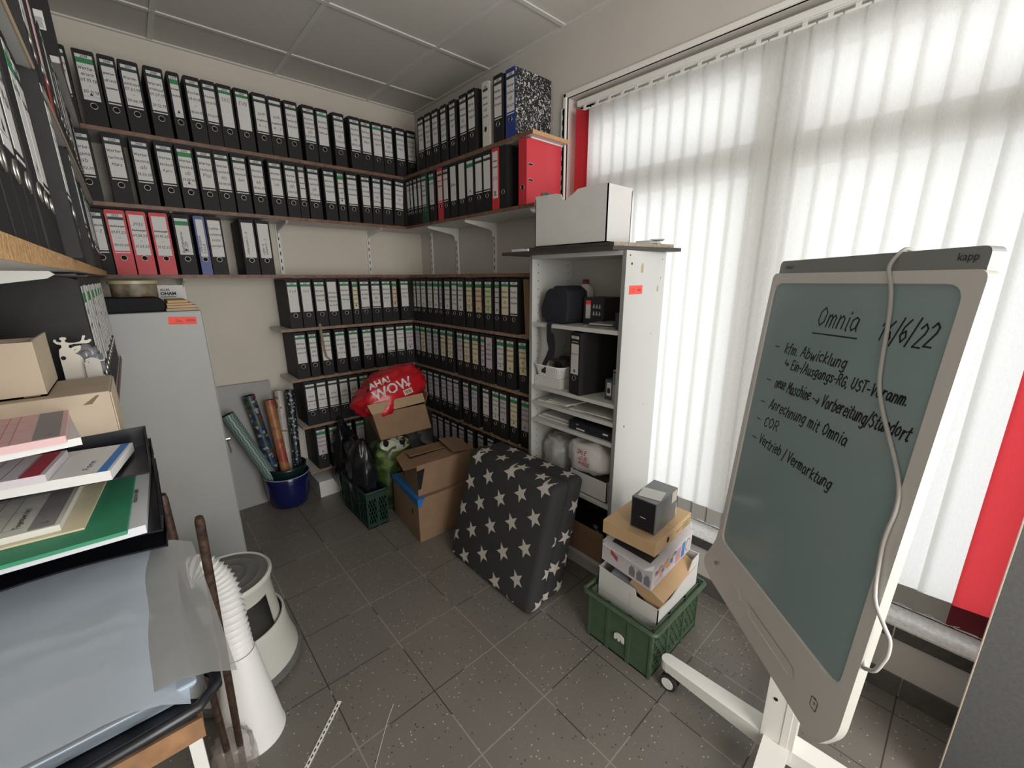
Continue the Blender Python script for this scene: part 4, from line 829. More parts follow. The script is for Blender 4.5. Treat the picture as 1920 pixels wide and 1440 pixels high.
# stand: spine box behind, post, cross foot, casters
M_stand = mat('stand_white', (.70, .70, .66), .35)
pb = BP(.27, -.14, -.045)
mb = MB(); mb.M = BM; mb.box(.22, .32, -.10, .60, -.06, -.0145); mb.build('rear_bracket', M_stand, wbt, bevel=.003)
mb = MB(); px_, py_ = -.605, -3.128
mb.M = RZ((px_, py_, 0), rad(3)); mb.box(-.035, .035, -.045, .045, .08, .62); mb.box(-.037, -.035, -.03, -.01, .12, .40); mb.build('post', M_stand, wbt, bevel=.004)
mb = MB(); mb.M = RZ((px_, py_, 0), rad(3)); mb.tube([(-.0365, .02, .28), (-.0345, .02, .28)], .006, 12); mb.build('screw_hole', M_hole, wbt)
def arm(a, b_, nm='foot_arm'):
    a, b_ = V(a), V(b_); d = (b_-a).normalized(); q = V((-d.y, d.x, 0)); m = MB(); w0, w1, h0, h1 = .036, .026, .09, .045
    n = 8; top = .122
    def prof(p, w_, z0): return [p-q*w_+V((0, 0, z0)), p+q*w_+V((0, 0, z0)), p+q*w_+V((0, 0, top)), p-q*w_+V((0, 0, top))]
    A = prof(a, w0, .062); B_ = prof(b_, w1, .085); m.add(A+B_, [(0, 1, 5, 4), (1, 2, 6, 5), (2, 3, 7, 6), (3, 0, 4, 7), (0, 3, 2, 1)])
    cap = [b_+d*w1*sin(t)+q*w1*cos(t) for t in [pi*k/8 for k in range(9)]]
    m.add([p+V((0, 0, .085)) for p in cap]+[p+V((0, 0, top)) for p in cap], [(i, i+1, 10+i, 9+i) for i in range(8)]+[list(range(9))[::-1], list(range(9, 18))])
    o = m.build(nm, M_stand, wbt)
    m = MB(); m.lathe([(0, top+.0005), (.006, top+.0005), (.007, top+.002), (0, top+.003)], 12, (b_.x, b_.y, 0)); m.build('screw', M_chrome, o, smooth=True) if False else None
    c = b_+d*.0
    m = MB(); m.tube([(c.x, c.y, .088), (c.x, c.y, .060)], .011, 12); w_ = thing_part('caster', m, M_bracket)
    for s in (-1, 1):
        m = MB(); cc = V((c.x, c.y, .033))-d*.014+q*s*.016
        m.tube([cc-q*.009, cc+q*.009], .033, 24); k_ = m.build('wheel', M_rubber, w_) if False else subp('wheel', m, M_rubber, w_)
        m = MB(); m.tube([cc+q*s*.0085, cc+q*s*.0105], .023, 20); subp('wheel_disc', m, M_plast_w, w_)
    m = MB(); m.box(-.016, .016, -.006, .006, 0, .03); m.v = [V((c.x, c.y, .038))+d*(v.x-.01)+q*v.y+V((0, 0, v.z)) for v in m.v]; subp('fork', m, M_plast_b, w_)
def thing_part(nm, m, mm): return m.build(nm, mm, wbt, smooth=rad(40))
def subp(nm, m, mm, par):
    inv = WM[wbt.name].inverted(); m.v = [inv @ p for p in m.v]; return m.build(nm, mm, par, local=True, smooth=rad(40))
ctr = V((px_, py_, 0))
arm(ctr, (-.612, -2.752, 0)); arm(ctr, (-.575, -3.50, 0)); arm(ctr, (-1.05, -3.16, 0)); arm(ctr, (-.22, -3.10, 0))
cpt = [(.412, .951, -.02), (.410, .955, -.005), (.405, .940, .006), (.402, .915, .012), (.417, .872, .008), (.428, .813, .006), (.441, .713, .006), (.452, .67, .006), (.475, .625, .006), (.534, .536, .006), (.560, .49, .009), (.568, .45, .012), (.564, .40, .012), (.566, .352, .012), (.585, .266, .016), (.612, .225, .01), (.623, .199, .0), (.628, .17, 0), (.624, .146, 0), (.615, .115, 0), (.599, .101, 0), (.592, .098, 0), (.586, .118, 0), (.582, .135, 0)]
def smooth_pts(P, n=4):
    P = [V(p) for p in P]; out = []
    for i in range(len(P)-1):
        p0, p1, p2, p3 = P[max(i-1, 0)], P[i], P[i+1], P[min(i+2, len(P)-1)]
        for k in range(n): t = k/n; out.append(.5*((2*p1)+(p2-p0)*t+(2*p0-5*p1+4*p2-p3)*t*t+(3*p1-p0-3*p2+p3)*t**3))
    return out+[P[-1]]
mb = MB(); mb.M = BM; mb.tube(smooth_pts(cpt), .0042, 8); single(mb, 'power_cable', mat('cable_grey_white', (.42, .42, .41), .5), 'grey-white cable draped over the writing board and hanging past its right edge', 'cable', smooth=True)
# dark panel at the right edge of the picture
t = thing('furniture_panel', 'dark grey upright furniture panel with a cream edge, at the far right', 'panel', (-.31, -3.9, 0))
mb = MB(); mb.box(-.321, -.302, -4.3, -3.492, 0, 2.05); mb.build('board', mat('panel_dark_grey', (.075, .075, .078), .6, var=.1, vs=100, bump=.05, bs=200), t)
mb = MB(); mb.box(-.3205, -.3025, -3.4918, -3.4895, 0, 2.05); mb.build('edge_band', mat('edge_cream', (.6, .52, .42), .6), t)

# ------------------------------------------------------------------ green crate and its stack
def crate(name, label, x0, x1, y0, y1, h, m, rz=0, cells=True, emblem=False, k=.012):
    t = thing(name, label, 'crate', ((x0+x1)/2, (y0+y1)/2, 0), rz); cx, cy = (x0+x1)/2, (y0+y1)/2; a, b_ = (x1-x0)/2, (y1-y0)/2
    T_ = RZ((cx, cy, 0), rz); mb = MB(); mb.M = T_
    mb.box(-a+k, a-k, -b_+k, b_-k, .002, .008)
    def wall(p, q, nrm):
        p, q, nrm = V(p), V(q), V(nrm); L = (q-p).length; d = (q-p)/L; n = max(2, round(L/.12)); W_ = L/n; th = .006
        def bar(u0, u1, z0, z1, off=0, tt=th):
            A = p+d*u0+nrm*off; B_ = p+d*u1+nrm*off; i = -nrm*tt
            mb.hexa([A+V((0, 0, z0)), B_+V((0, 0, z0)), B_+i+V((0, 0, z0)), A+i+V((0, 0, z0))], [A+V((0, 0, z1)), B_+V((0, 0, z1)), B_+i+V((0, 0, z1)), A+i+V((0, 0, z1))])
        bar(0, L, 0, .03); bar(0, L, h-.05, h)
        for j in range(n+1): bar(max(0, j*W_-.008), min(L, j*W_+.008), 0, h, .003, .009)
        if cells:
            for j in range(n):
                for r_ in range(6):
                    z = .03+(h-.08)*r_/6; zz = z+(h-.08)/6
                    bar(j*W_, (j+1)*W_, z, z+.006)
                    for c_ in range(4):
                        u = j*W_+W_*(c_+.5*(r_ % 2))/4; bar(u, u+.006, z, zz)
        else: bar(0, L, .03, h-.05, -.001, .004)
    wall((-a+k, -b_+k, 0), (a-k, -b_+k, 0), (0, -1, 0)); wall((a-k, b_-k, 0), (-a+k, b_-k, 0), (0, 1, 0))
    
    if emblem: cells_save = cells
    wall((a-k, -b_+k, 0), (a-k, b_-k, 0), (1, 0, 0))
    if emblem: cells = False
    wall((-a+k, b_-k, 0), (-a+k, -b_+k, 0), (-1, 0, 0))
    mb.build('crate_body', m, t)
    mb = MB(); mb.M = T_; mb.tube([(p[0], p[1], h) for p in rrect(-a+.006, a-.006, -b_+.006, b_-.006, .02)], .009, 6, closed=True); mb.build('rim', m, t)
    if emblem:
        mb = MB(); mb.M = T_; e = -a+k-.0045
        pts = [(.024*cos(q), .018+.017*sin(q)) for q in [pi*k_/10 for k_ in range(11)]]+[(-.024, .0), (-.014, -.003), (-.012, .006), (-.006, .006), (-.005, -.003), (.004, -.003), (.005, .007), (.011, .007), (.013, .0), (.024, .0)]
        mb.prism([(-p[0]-.01, p[1]+.085) for p in pts], 'x', e-.001, e+.002); mb.build('emblem', M_bracket, t)
    return t
crate('plastic_crate', 'green plastic crate with a white emblem, on the floor beside the stand wheel', -.675, -.225, -2.722, -2.365, .235, M_crate, emblem=True, k=.026)
wi = thing('white_carton', 'open white carton with cut sides standing in the green crate', 'carton', (-.43, -2.54, .009))
mb = MB(); x0, x1, y0, y1 = -.600, -.262, -2.686, -2.398; th = .004
mb.prism([(y1, .009), (y0, .009), (y0, .295), (y0+.10, .295), (y0+.11, .325), (y1, .335)], 'x', x0, x0+th)      # long side facing the camera-left
mb.prism([(x0, .009), (x1, .009), (x1, .385), (x1-.06, .38), (x1-.10, .33), (x0+.10, .29), (x0, .295)], 'y', y0, y0+th)
mb.prism([(x0, .009), (x1, .009), (x1, .37), (x0, .33)], 'y', y1-th, y1); mb.prism([(y0, .009), (y1, .009), (y1, .37), (y0, .385)], 'x', x1-th, x1); mb.box(x0, x1, y0, y1, .009, .013)
mb.box(x0-.0006, x0, y0+.001, y1-.001, .225, .2262, 1); mb.box(x0-.0006, x0, -2.56, -2.559, .2262, .3, 1)
mb.build('carton_body', [M_wbox, mat('seam_grey', (.3, .3, .28), .8)], wi)
def solid(name, c, s, rz, tilt, mats, label, cat, extra=None, group=None, bev=.001):
    t = thing(name, label, cat, M=MX.Translation(V(c)) @ MX.Rotation(rz, 4, 'Z') @ MX.Rotation(tilt[0], 4, 'X') @ MX.Rotation(tilt[1], 4, 'Y'), group=group)
    mb = MB(); a, b_, h = s[0]/2, s[1]/2, s[2]; mb.box(-a, a, -b_, b_, 0, h); mb.build('carton_body', mats, t, local=True, bevel=bev)
    if extra: extra(t, a, b_, h)
    return t
def brown_end(t, a, b_, h):
    mb = MB(); mb.box(-a*.98, a*.98, -b_-.001, -b_, .004, h-.004, 0)
    mb.add([(-a*.35+.011*cos(k*pi/8), -b_-.0014, h*.5+.013*sin(k*pi/8)) for k in range(16)], [list(range(16))], 1)
    for k in range(7): mb.strokes('mRE5+'[k % 5], (a*.15+k*.015, -b_-.0014, h*.35), (1, 0, 0), (0, 0, 1), .012, .0012, 2)
    for r_ in range(3):
        for k in range(9): mb.box(a*.5+k*.008, a*.5+k*.008+.005, -b_-.0016, -b_-.0012, h*.2+r_*.012, h*.2+r_*.012+.006, 3)
    mb.build('printed_spine', [M_card3, M_hole, M_ink, mat('print_green', (.12, .2, .05), .7)], t, local=True)
solid('archive_box', (-.43, -2.60, .30), (.30, .14, .065), .05, (rad(24), rad(-4)), [M_card3], 'tan archive box lying slanted in the white carton', 'box', brown_end)
solid('archive_box', (-.47, -2.50, .255), (.24, .12, .075), .05, (rad(10), 0), [mat('grey_card', (.23, .24, .27), .6)], 'grey archive box half hidden in the white carton', 'box', lambda t, a, b_, h: (lambda m: (m.strokes('30', (-a-.0006, .02, h*.3), (0, -1, 0), (0, 0, 1), .025, .0016), m.build('number_print', M_ink, t, local=True)))(MB()))
def jars(t, a, b_, h):
    mb = MB(); rnd = random.Random(3)
    mb.box(-a-.001, -a, -b_, b_, 0, h, 0)
    for k in range(3):
        y = -.03+k*-.034; x = -a-.0014
        mb.add([(x, y+dy, h*.12+dz) for dy, dz in ((.013, 0), (.014, .035), (.008, .045), (.008, .05), (-.008, .05), (-.008, .045), (-.014, .035), (-.013, 0))], [(0, 1, 2, 3, 4, 5, 6, 7)], 1)
        mb.add([(x-.0003, y+dy, h*.12+dz) for dy, dz in ((.009, .05), (.009, .056), (-.009, .056), (-.009, .05))], [(0, 1, 2, 3)], 2)
    for k in range(6): mb.box(-a-.0016, -a-.001, .07-k*.006, .075-k*.006, h*.55-.004*k, h*.75-.003*k, 3)
    mb.box(-a, a, -b_-.001, -b_, 0, h, 0)
    cs = [4, 5, 6, 7]
    for k in range(26):
        u, z = rnd.uniform(-a+.02, a*.1), rnd.uniform(h*.35, h*.82); s_ = rnd.uniform(.006, .014)
        mb.add([(u+s_*cos(q*pi/4), -b_-.0014-k*.00002, z+s_*sin(q*pi/4)) for q in range(8)], [list(range(8))], cs[k % 4])
    mb.box(a*.15, a*.4, -b_-.0016, -b_-.001, h*.1, h*.8, 4); mb.box(a*.45, a*.62, -b_-.0016, -b_-.001, h*.1, h*.85, 7)
    mb.add([(a*.78+.018*cos(q*pi/6), -b_-.0018, h*.5+.035*sin(q*pi/6)) for q in range(12)], [list(range(12))], 8); mb.add([(a*.78+.013*cos(q*pi/6), -b_-.0020, h*.5+.029*sin(q*pi/6)) for q in range(12)], [list(range(12))], 0)
    for k in range(4): mb.box(-a+.02, -a+.10-k*.01, -b_-.0016, -b_-.001, h*.08+k*.008, h*.08+k*.008+.002, 9)
    mb.build('printed_panel', [mat('print_white', (.6, .58, .62), .35), mat('jar_grey', (.2, .2, .23), .3), MATS['print_grey'], M_inkred, mat('p_pink', (.55, .3, .33), .4), mat('p_orange', (.7, .3, .08), .4), mat('p_yellow', (.7, .5, .1), .4), mat('p_blue', (.05, .2, .5), .4), mat('p_gold', (.4, .28, .12), .4), mat('p_grey2', (.35, .33, .38), .4)], t, local=True)
    mb = MB(); mb.box(-a+.004, -a+.09, -.09, .085, h, h+.0006, 0); mb.hexa([(-a+.0, -b_, h), (-a+.03, -b_+.01, h), (-a+.02, b_-.02, h), (-a, b_-.02, h)], [(-a-.03, -b_+.02, h+.012), (-a-.028, -b_+.022, h+.013), (-a-.03, b_-.02, h+.013), (-a-.032, b_-.02, h+.012)], 1)
    mb.build('open_flap', [MATS['dark_card'], MATS['print_white']], t, local=True)
solid('printed_carton', (-.44, -2.53, .388), (.32, .235, .105), .0, (rad(5), rad(-7)), [MATS['print_white'] if 'print_white' in MATS else mat('print_white', (.6, .58, .62), .35)], 'torn carton printed with storage jars and colourful sweets, in the middle of the stack', 'carton', jars)
solid('flat_carton', (-.455, -2.53, .522), (.315, .235, .058), .04, (0, 0), [M_card3], 'tan flat carton with an open flap, carrying the small black device box', 'carton',
      lambda t, a, b_, h: (brown_end(t, a, b_, h), (lambda m: (m.box(-.001, 0, -b_, b_-.05, h, h+.0006), m.tube([(.06+.014*cos(q), -.03+.01*sin(q), h+.0006) for q in [k*pi/8 for k in range(9)]], .0012, 4), m.build('seam', M_cardin, t, local=True)))(MB())))
def sp_ex(t, a, b_, h):
    mb = MB(); mb.box(-a-.0006, -a, -b_+.004, b_-.004, .004, h-.004, 0); mb.box(-a-.001, -a-.0006, -.012, .012, h*.42, h*.44, 1); mb.build('front_panel', [M_plast_b, M_paper], t, local=True)
    mb = MB(); mb.M = MX.Translation((-a+.065, .0, h+.0006)) @ MX.Rotation(.18, 4, 'Z'); mb.box(-.04, .04, -.045, .045, 0, .001); mb.box(a*.35, a*.9, -b_-.018, -b_-.017, -.01-.03, -.01, 1) if False else None; mb.build('paper_slip', M_paper, t, local=True)
    mb = MB(); mb.box(a*.45, a*.92, -b_-.0008, -b_, h*.62, h*.98); mb.box(a*.95, a-.001, -b_-.0006, -b_, .01, h*.5, 1); o = mb.build('address_label', [mat('label_beige', (.5, .46, .36), .6), M_yel], t, local=True)
solid('device_box', (-.475, -2.565, .5815), (.19, .105, .135), .06, (0, 0), [mat('device_grey', (.13, .135, .14), .35)], 'small dark grey and black device box with a paper slip, topmost of the stack', 'box', sp_ex)

# ------------------------------------------------------------------ star cushion
def star_pts(c, ax, ay, r, rot=0, inner=.42):
    return [c+ax*(r*(1 if k % 2 == 0 else inner)*sin(rot+k*pi/5))+ay*(r*(1 if k % 2 == 0 else inner)*cos(rot+k*pi/5)) for k in range(10)]
M_cush = mat('cushion_black', (.028, .029, .031), .85, bump=.15, bs=40); M_star = mat('star_print', (.50, .47, .43), .85)
cu = thing('folding_cushion', 'large folded foam cushion in black fabric with pale stars, leaning on the cabinet', 'cushion', (-.66, -1.80, 0))
def skew_pad(xa0, xb0, xa1, xb1, y0, y1, z1, nm, r_=.035):
    m = MB(); m.hexa([(xa0, y0, .002), (xb0, y0, .002), (xb0, y1, .002), (xa0, y1, .002)], [(xa1, y0, z1), (xb1, y0, z1), (xb1, y1, z1), (xa1, y1, z1)])
    o = m.build(nm, M_cush, cu, bevel=r_, smooth=True)
    me = o.data; W_ = WM[cu.name]
    return o, BVHTree.FromPolygons([W_ @ v.co for v in me.vertices], [tuple(p.vertices) for p in me.polygons])
p1, b1 = skew_pad(-.800, -.695, -.628, -.500, -2.155, -1.49, .612, 'foam_pad')
p2, b2 = skew_pad(-.690, -.540, -.496, -.385, -2.145, -1.49, .600, 'foam_pad')
th_ = rad(17); fa = V((sin(th_), 0, cos(th_))); fn = V((-cos(th_), 0, sin(th_)))
def put_star(m, c, ax, ay, d, r, rot, bvs):
    c, ax, ay, d = V(c), V(ax).normalized(), V(ay).normalized(), V(d).normalized()
    P = star_pts(c, ax, ay, r, rot); N = 5
    for k in range(10):
        tri = [c, P[k], P[(k+1) % 10]]
        g_ = {}
        for i in range(N+1):
            for j in range(N+1-i):
                g_[i, j] = tri[0]+(tri[1]-tri[0])*i/N+(tri[2]-tri[0])*j/N
        h_ = {}
        for q, p in g_.items():
            best = None
            for bv in bvs:
                hh = bv.ray_cast(p-d*.35, d, .9)
                if hh[0] and (best is None or hh[3] < best[3]): best = hh
            h_[q] = best[0]-d*.0015 if best and best[1].dot(d) < -.25 else None
        for i in range(N):
            for j in range(N-i):
                for f_ in (((i, j), (i+1, j), (i, j+1)), ((i+1, j), (i+1, j+1), (i, j+1))):
                    if all(q in h_ and h_[q] is not None for q in f_): 
                        tr = [h_[q] for q in f_]
                        if max((tr[0]-tr[1]).length, (tr[1]-tr[2]).length, (tr[2]-tr[0]).length) < .03: m.add(tr, [(0, 1, 2)])
FS = [(-1.578, .538), (-1.558, .387), (-1.697, .466), (-1.849, .546), (-2.089, .546), (-1.533, .227), (-1.67, .307), (-1.816, .389), (-1.953, .469), (-1.514, .062), (-1.65, .141), (-1.789, .227), (-1.93, .309), (-2.07, .391), (-1.633, -.019), (-1.772, .062), (-1.913, .144), (-2.052, .23), (-1.9, -.022), (-2.039, .065), (-1.511, -.068), (-1.753, -.083), (-2.02, -.077)]
nb = V((-.78, 0, .07)); m1 = MB()
for y, u in FS: put_star(m1, nb+fa*u+V((0, y, 0)), (0, -1, 0), fa, -fn, .048, pi+.05, [b1])
for y in (-2.02, -1.88, -1.72, -1.58): put_star(m1, (-.575, y, .61), (0, -1, 0), (1, 0, 0), (0, 0, -1), .042, pi+.2, [b1])
SS = [(-.535, .461), (-.471, .465), (-.603, .327), (-.535, .318), (-.668, .181), (-.603, .173), (-.731, .033), (-.672, .03)]
m2 = MB()
for i, (x, z) in enumerate(SS): put_star(m1 if i % 2 == 0 else m2, (x, -2.15, z), (1, 0, .0), (0, 0, 1), (0, 1, 0), .043, pi+.1, [b1 if i % 2 == 0 else b2])
for x, z in ((-.40, .464), (-.455, .324), (-.515, .181), (-.572, .05)): put_star(m2, (x, -2.15, z), (1, 0, 0), (0, 0, 1), (0, 1, 0), .043, pi+.3, [b2])
for y in (-2.07, -1.93, -1.80, -1.66): put_star(m2, (-.44, y, .60), (0, -1, 0), (1, 0, 0), (0, 0, -1), .042, pi+.5, [b2])
m1.build('star_print', M_star, cu); m2.build('star_print', M_star, cu)

# ------------------------------------------------------------------ cartons, crate and bags in the corner
t = thing('moving_carton', 'brown carton with a blue tape strip standing on the floor left of the star cushion', 'carton', (-.67, -1.09, 0))
mb = MB(); X = [(-.873, -1.295), (-.465, -1.31), (-.43, -.895), (-.835, -.885)]; mb.add([(*p, 0.0) for p in X]+[(*p, .288) for p in X], [(0, 3, 2, 1), (4, 5, 6, 7), (0, 1, 5, 4), (1, 2, 6, 5), (2, 3, 7, 6), (3, 0, 4, 7)])
mb.build('carton_body', M_card, t, bevel=.003)
mb = MB(); mb.sheet([(-.868, -1.19, .2885), (-.868, -1.12, .2885), (-.50, -1.13, .2885), (-.50, -1.20, .2885)][::-1], .001)
mb = MB()
for a, b_ in (((-.880, -1.297), (-.838, -.89)),):
    mb.hexa([(-.8745, -1.296, .235), (-.86, -1.2985, .235), (-.825, -.886, .27), (-.8385, -.884, .27)], [(-.877, -1.298, .2905), (-.83, -1.300, .2905), (-.795, -.884, .2905), (-.8385, -.882, .2905)])
o = mb.build('tape', mat('tape_blue', (.03, .16, .42), .35), t); o['label'] = 'blue tape'
mb = MB(); mb.hexa([(-.8655, -1.21, .155), (-.864, -1.195, .155), (-.863, -1.195, .155), (-.8645, -1.21, .155)], [(-.8662, -1.21, .19), (-.8647, -1.195, .19), (-.863, -1.195, .19), (-.8645, -1.21, .19)]); mb.build('hand_slot', M_hole, t)
t = thing('opened_carton', 'smaller brown carton with partly open flaps on top of the taped carton', 'carton', (-.63, -1.1, .289))
mb = MB(); Y = [(-.850, -1.262), (-.44, -1.285), (-.41, -1.03), (-.80, -1.0)]; z0, z1 = .2905, .485
mb.add([(*p, z0) for p in Y]+[(*p, z1) for p in Y], [(0, 3, 2, 1), (0, 1, 5, 4), (1, 2, 6, 5), (2, 3, 7, 6), (3, 0, 4, 7)]); mb.build('carton_body', M_card, t)
mb = MB(); mb.sheet([(*Y[0], z1), (*Y[1], z1), (-.43, -1.15, z1+.004), (-.83, -1.135, z1-.004)], .003); mb.build('flap', M_card, t)
mb = MB(); mb.sheet([(-.80, -1.0, z1), (-.82, -1.13, z1+.012), (-.44, -1.15, z1+.004), (-.41, -1.03, z1)], .003); mb.build('flap', M_card, t)
mb = MB(); mb.sheet([(-.44, -1.285, z1+.006), (-.41, -1.03, z1+.006), (-.56, -1.04, z1+.035), (-.60, -1.27, z1+.028)][::-1], .003); mb.build('flap', M_card, t)
mb = MB(); mb.sheet([(*Y[3], z1-.002), (*Y[0], z1-.002), (-.905, -1.20, z1-.03), (-.86, -1.02, z1-.02)][::-1], .003); mb.build('flap', M_card, t)
mb = MB(); mb.box(-.852, -.849, -1.255, -1.21, .36, .44) if False else mb.hexa([(-.8505, -1.264, .335), (-.83, -1.2655, .335), (-.829, -1.262, .335), (-.849, -1.261, .335)], [(-.8505, -1.264, .455), (-.80, -1.267, .46), (-.80, -1.262, .46), (-.849, -1.261, .455)]); mb.build('dark_opening', M_hole, t)
crate('plastic_crate', 'small dark green perforated crate with bags, in the corner left of the cartons', -1.06, -.90, -.965, -.53, .25, M_crate2, rz=0)
mb = MB(); mb.blob((-.985, -.74, .27), (.065, .16, .25), 31, .25, 2.4, fold=.15); single(mb, 'rubbish_bag', M_bagblk, 'black rubbish bag with grey print standing in the small dark green crate', 'bag', smooth=True)
mb = MB(); mb.blob((-.955, -.40, .27), (.085, .08, .25), 41, .25, 2.6, fold=.2); single(mb, 'bin_bag', M_bagblk, 'tall black bin bag between the crate and the lower shelf binders', 'bag', smooth=True)
t = thing('shopping_bag', 'green and white patterned shopping bag with a panda face, behind the opened carton', 'bag', (-.84, -.80, 0))
mb = MB(); mb.blob((-.76, -.75, .25), (.155, .11, .25), 8, .18, 2.4, fold=.12); bv = BVHTree.FromPolygons(mb.v, mb.f)
M_gbag = mat('bag_leafy', (.05, .10, .02), .3)
nt = M_gbag.node_tree; b = nt.nodes['Principled BSDF']; v1 = texn(nt, 'Noise', 14, Detail=5); r_ = nt.nodes.new('ShaderNodeValToRGB'); nt.links.new(v1.outputs['Fac'], r_.inputs[0])
e = r_.color_ramp.elements; e[0].position = .35; e[0].color = (.008, .015, .006, 1); e[1].position = .72; e[1].color = (.20, .25, .08, 1); x = e.new(.54); x.color = (.04, .075, .015, 1); nt.links.new(r_.outputs[0], b.inputs['Base Color'])
mb.build('bag_body', M_gbag, t, smooth=True)
def decal(m, bv, c, rx, rz, d, mi=0, n=20, rings=4, off=.003, ax=None):
    d = V(d).normalized(); ax = V((d.y, -d.x, 0)).normalized() if ax is None else ax; ay = ax.cross(d) if ax.cross(d).z > 0 else d.cross(ax)
    P = []; f = drape(bv, d, off); c = V(c)-d*.5
    cen = f(c)
    if cen is None: return
    P = [[f(c+ax*rx*k/rings*cos(2*pi*j/n)+ay*rz*k/rings*sin(2*pi*j/n)) for j in range(n)] for k in range(1, rings+1)]
    for j in range(n):
        a, b_ = P[0][j], P[0][(j+1) % n]
        if a and b_: m.add([cen, a, b_], [(0, 1, 2)], mi)
        for k in range(rings-1):
            q = [P[k][j], P[k+1][j], P[k+1][(j+1) % n], P[k][(j+1) % n]]
            if None not in q: m.add(q, [(0, 1, 2, 3)], mi)
mb = MB(); dd = V((.40, .86, -.30)); cc = V((-.77, -.83, .475))
decal(mb, bv, cc, .10, .05, dd, 0); decal(mb, bv, cc+V((-.055, .02, .012)), .018, .024, dd, 1, off=.006, rings=2); decal(mb, bv, cc+V((.045, -.02, .012)), .020, .024, dd, 1, off=.006, rings=2)
mb.build('panda_print', [mat('panda_white', (.5, .52, .4), .4), M_hole], t)
mb = MB(); mb.blob((-.58, -.58, .36), (.11, .09, .10), 17, .35, 2.5, fold=.3); mb.blob((-.58, -.58, .18), (.09, .09, .18), 18, .2, 2, fold=.1); single(mb, 'grey_bag', mat('bag_grey', (.09, .095, .10), .3, bump=.4, bs=15), 'crumpled dark grey bag behind the opened carton, in the shelf corner', 'bag', smooth=True)
# tilted open carton with the red bag
def CQ(u, v, w=0): return V((-.898, -.90, .555))+V((.375, .0, -.005))*u+V((-.065, -.02, .262))*v+V((.06, .30, .03))*w
t = thing('tilted_carton', 'open brown carton tilted on the bags, holding the red packaging', 'carton', (-.73, -.83, .54))
mb = MB(); th = .012
def slab(u0, u1, v0, v1, w0, w1, m=mb, mi=0):
    m.hexa([CQ(u0, v0, w0), CQ(u1, v0, w0), CQ(u1, v0, w1), CQ(u0, v0, w1)], [CQ(u0, v1, w0), CQ(u1, v1, w0), CQ(u1, v1, w1), CQ(u0, v1, w1)], mi)
slab(0, 1, 0, .72, 0, .012); slab(0, 1, 0, .72, .99, 1); slab(0, .01, 0, .72, 0, 1); slab(.99, 1, 0, .72, 0, 1); slab(0, 1, 0, .015, 0, 1); mb.build('carton_body', M_card, t)
mb = MB(); mb.sheet([CQ(0, .72, -.002), CQ(1.0, .78, -.002), CQ(1.0, 1.02, .02), CQ(-.03, .97, .02)], .003); mb.build('flap', mat('cardboard_flap', (.36, .25, .15), .8), t)
mb = MB(); mb.sheet([CQ(1, .72, .02), CQ(1, .72, .98), CQ(1.35, .55, .9), CQ(1.12, 1.0, .05)], .003); mb.build('flap', M_card, t)
t = thing('red_packaging', 'crumpled red plastic packaging printed with WOW, bulging out of the tilted carton', 'packaging', (-.75, -.75, .70))
mb = MB(); mb.M = MX.Translation((-.735, -.76, .835)) @ MX.Rotation(rad(-17), 4, 'Y') @ MX.Rotation(rad(8), 4, 'Z'); mb.blob((0, 0, 0), (.235, .14, .125), 52, .22, 2.2, fold=.22, sq=.8, nu=44, nv=28); bv = BVHTree.FromPolygons(mb.v, mb.f)
mb.build('plastic_body', M_bagred, t, smooth=True)
def drape_font(m, bv, text, size, o, ax, ay, d, mi=0, off=.004, fo=.0):
    vs, fs = font(text, size, fo); o, ax, ay = V(o), V(ax).normalized(), V(ay).normalized(); f = drape(bv, d, off)
    tmp = bmesh.new(); vv = [tmp.verts.new(v) for v in vs]
    for q in fs:
        try: tmp.faces.new([vv[i] for i in q])
        except ValueError: pass
    bmesh.ops.triangulate(tmp, faces=tmp.faces)
    for _ in range(2): bmesh.ops.subdivide_edges(tmp, edges=[e_ for e_ in tmp.edges if e_.calc_length() > size*.12], cuts=1); bmesh.ops.triangulate(tmp, faces=[f_ for f_ in tmp.faces if len(f_.verts) > 3])
    tmp.verts.index_update(); P = [f(o+ax*v.co.x+ay*v.co.y) for v in tmp.verts]
    for q in tmp.faces:
        L_ = [P[v.index] for v in q.verts]
        if None not in L_ and max((L_[0]-L_[1]).length, (L_[1]-L_[2]).length) < size: m.add(L_, [tuple(range(len(L_)))], mi)
    tmp.free()
vd = V((.42, .84, -.33)).normalized(); vx = V((.885, -.44, .0)); vx = (vx+V((0, 0, .42))).normalized(); vy = vx.cross(vd) if vx.cross(vd).z > 0 else vd.cross(vx); o0 = V((-.88, -.84, .80))-vd*.4
mb = MB(); drape_font(mb, bv, 'WOW', .088, o0, vx, vy, vd, fo=.002); drape_font(mb, bv, 'AHA!', .06, o0+vy*.075+vx*.0, vx, vy, vd, fo=.002); drape_font(mb, bv, '...', .06, o0+vx*.21+vy*.01, vx, vy, vd, fo=.002)
drape_font(mb, bv, 'WOW', .06, o0+vx*.24-vy*.13, vx, vy, vd, fo=.002)
drape_font(mb, bv, 'Oo*', .035, o0-vy*.045-vx*.04, vx, vy, vd)
mb.build('white_print', mat('print_white2', (.62, .6, .6), .4), t)
mb = MB(); bq = o0+vx*.18-vy*.045; f = drape(bv, vd, .004)
for k in range(8):
    P = [f(bq+vx*a+vy*b_) for a, b_ in ((k*.0075, 0), (k*.0075+.0075, 0), (k*.0075+.0075, .034), (k*.0075, .034))]
    if None not in P: mb.add(P, [(0, 1, 2, 3)], 0)
    P = [f(bq+vx*a+vy*b_) for a, b_ in ((k*.006+.008, .006), (k*.006+.0105+(k % 3)*.0008, .006), (k*.006+.0105+(k % 3)*.0008, .028), (k*.006+.008, .028))]
    if None not in P: mb.add([p-vd*.0015 for p in P], [(0, 1, 2, 3)], 1)
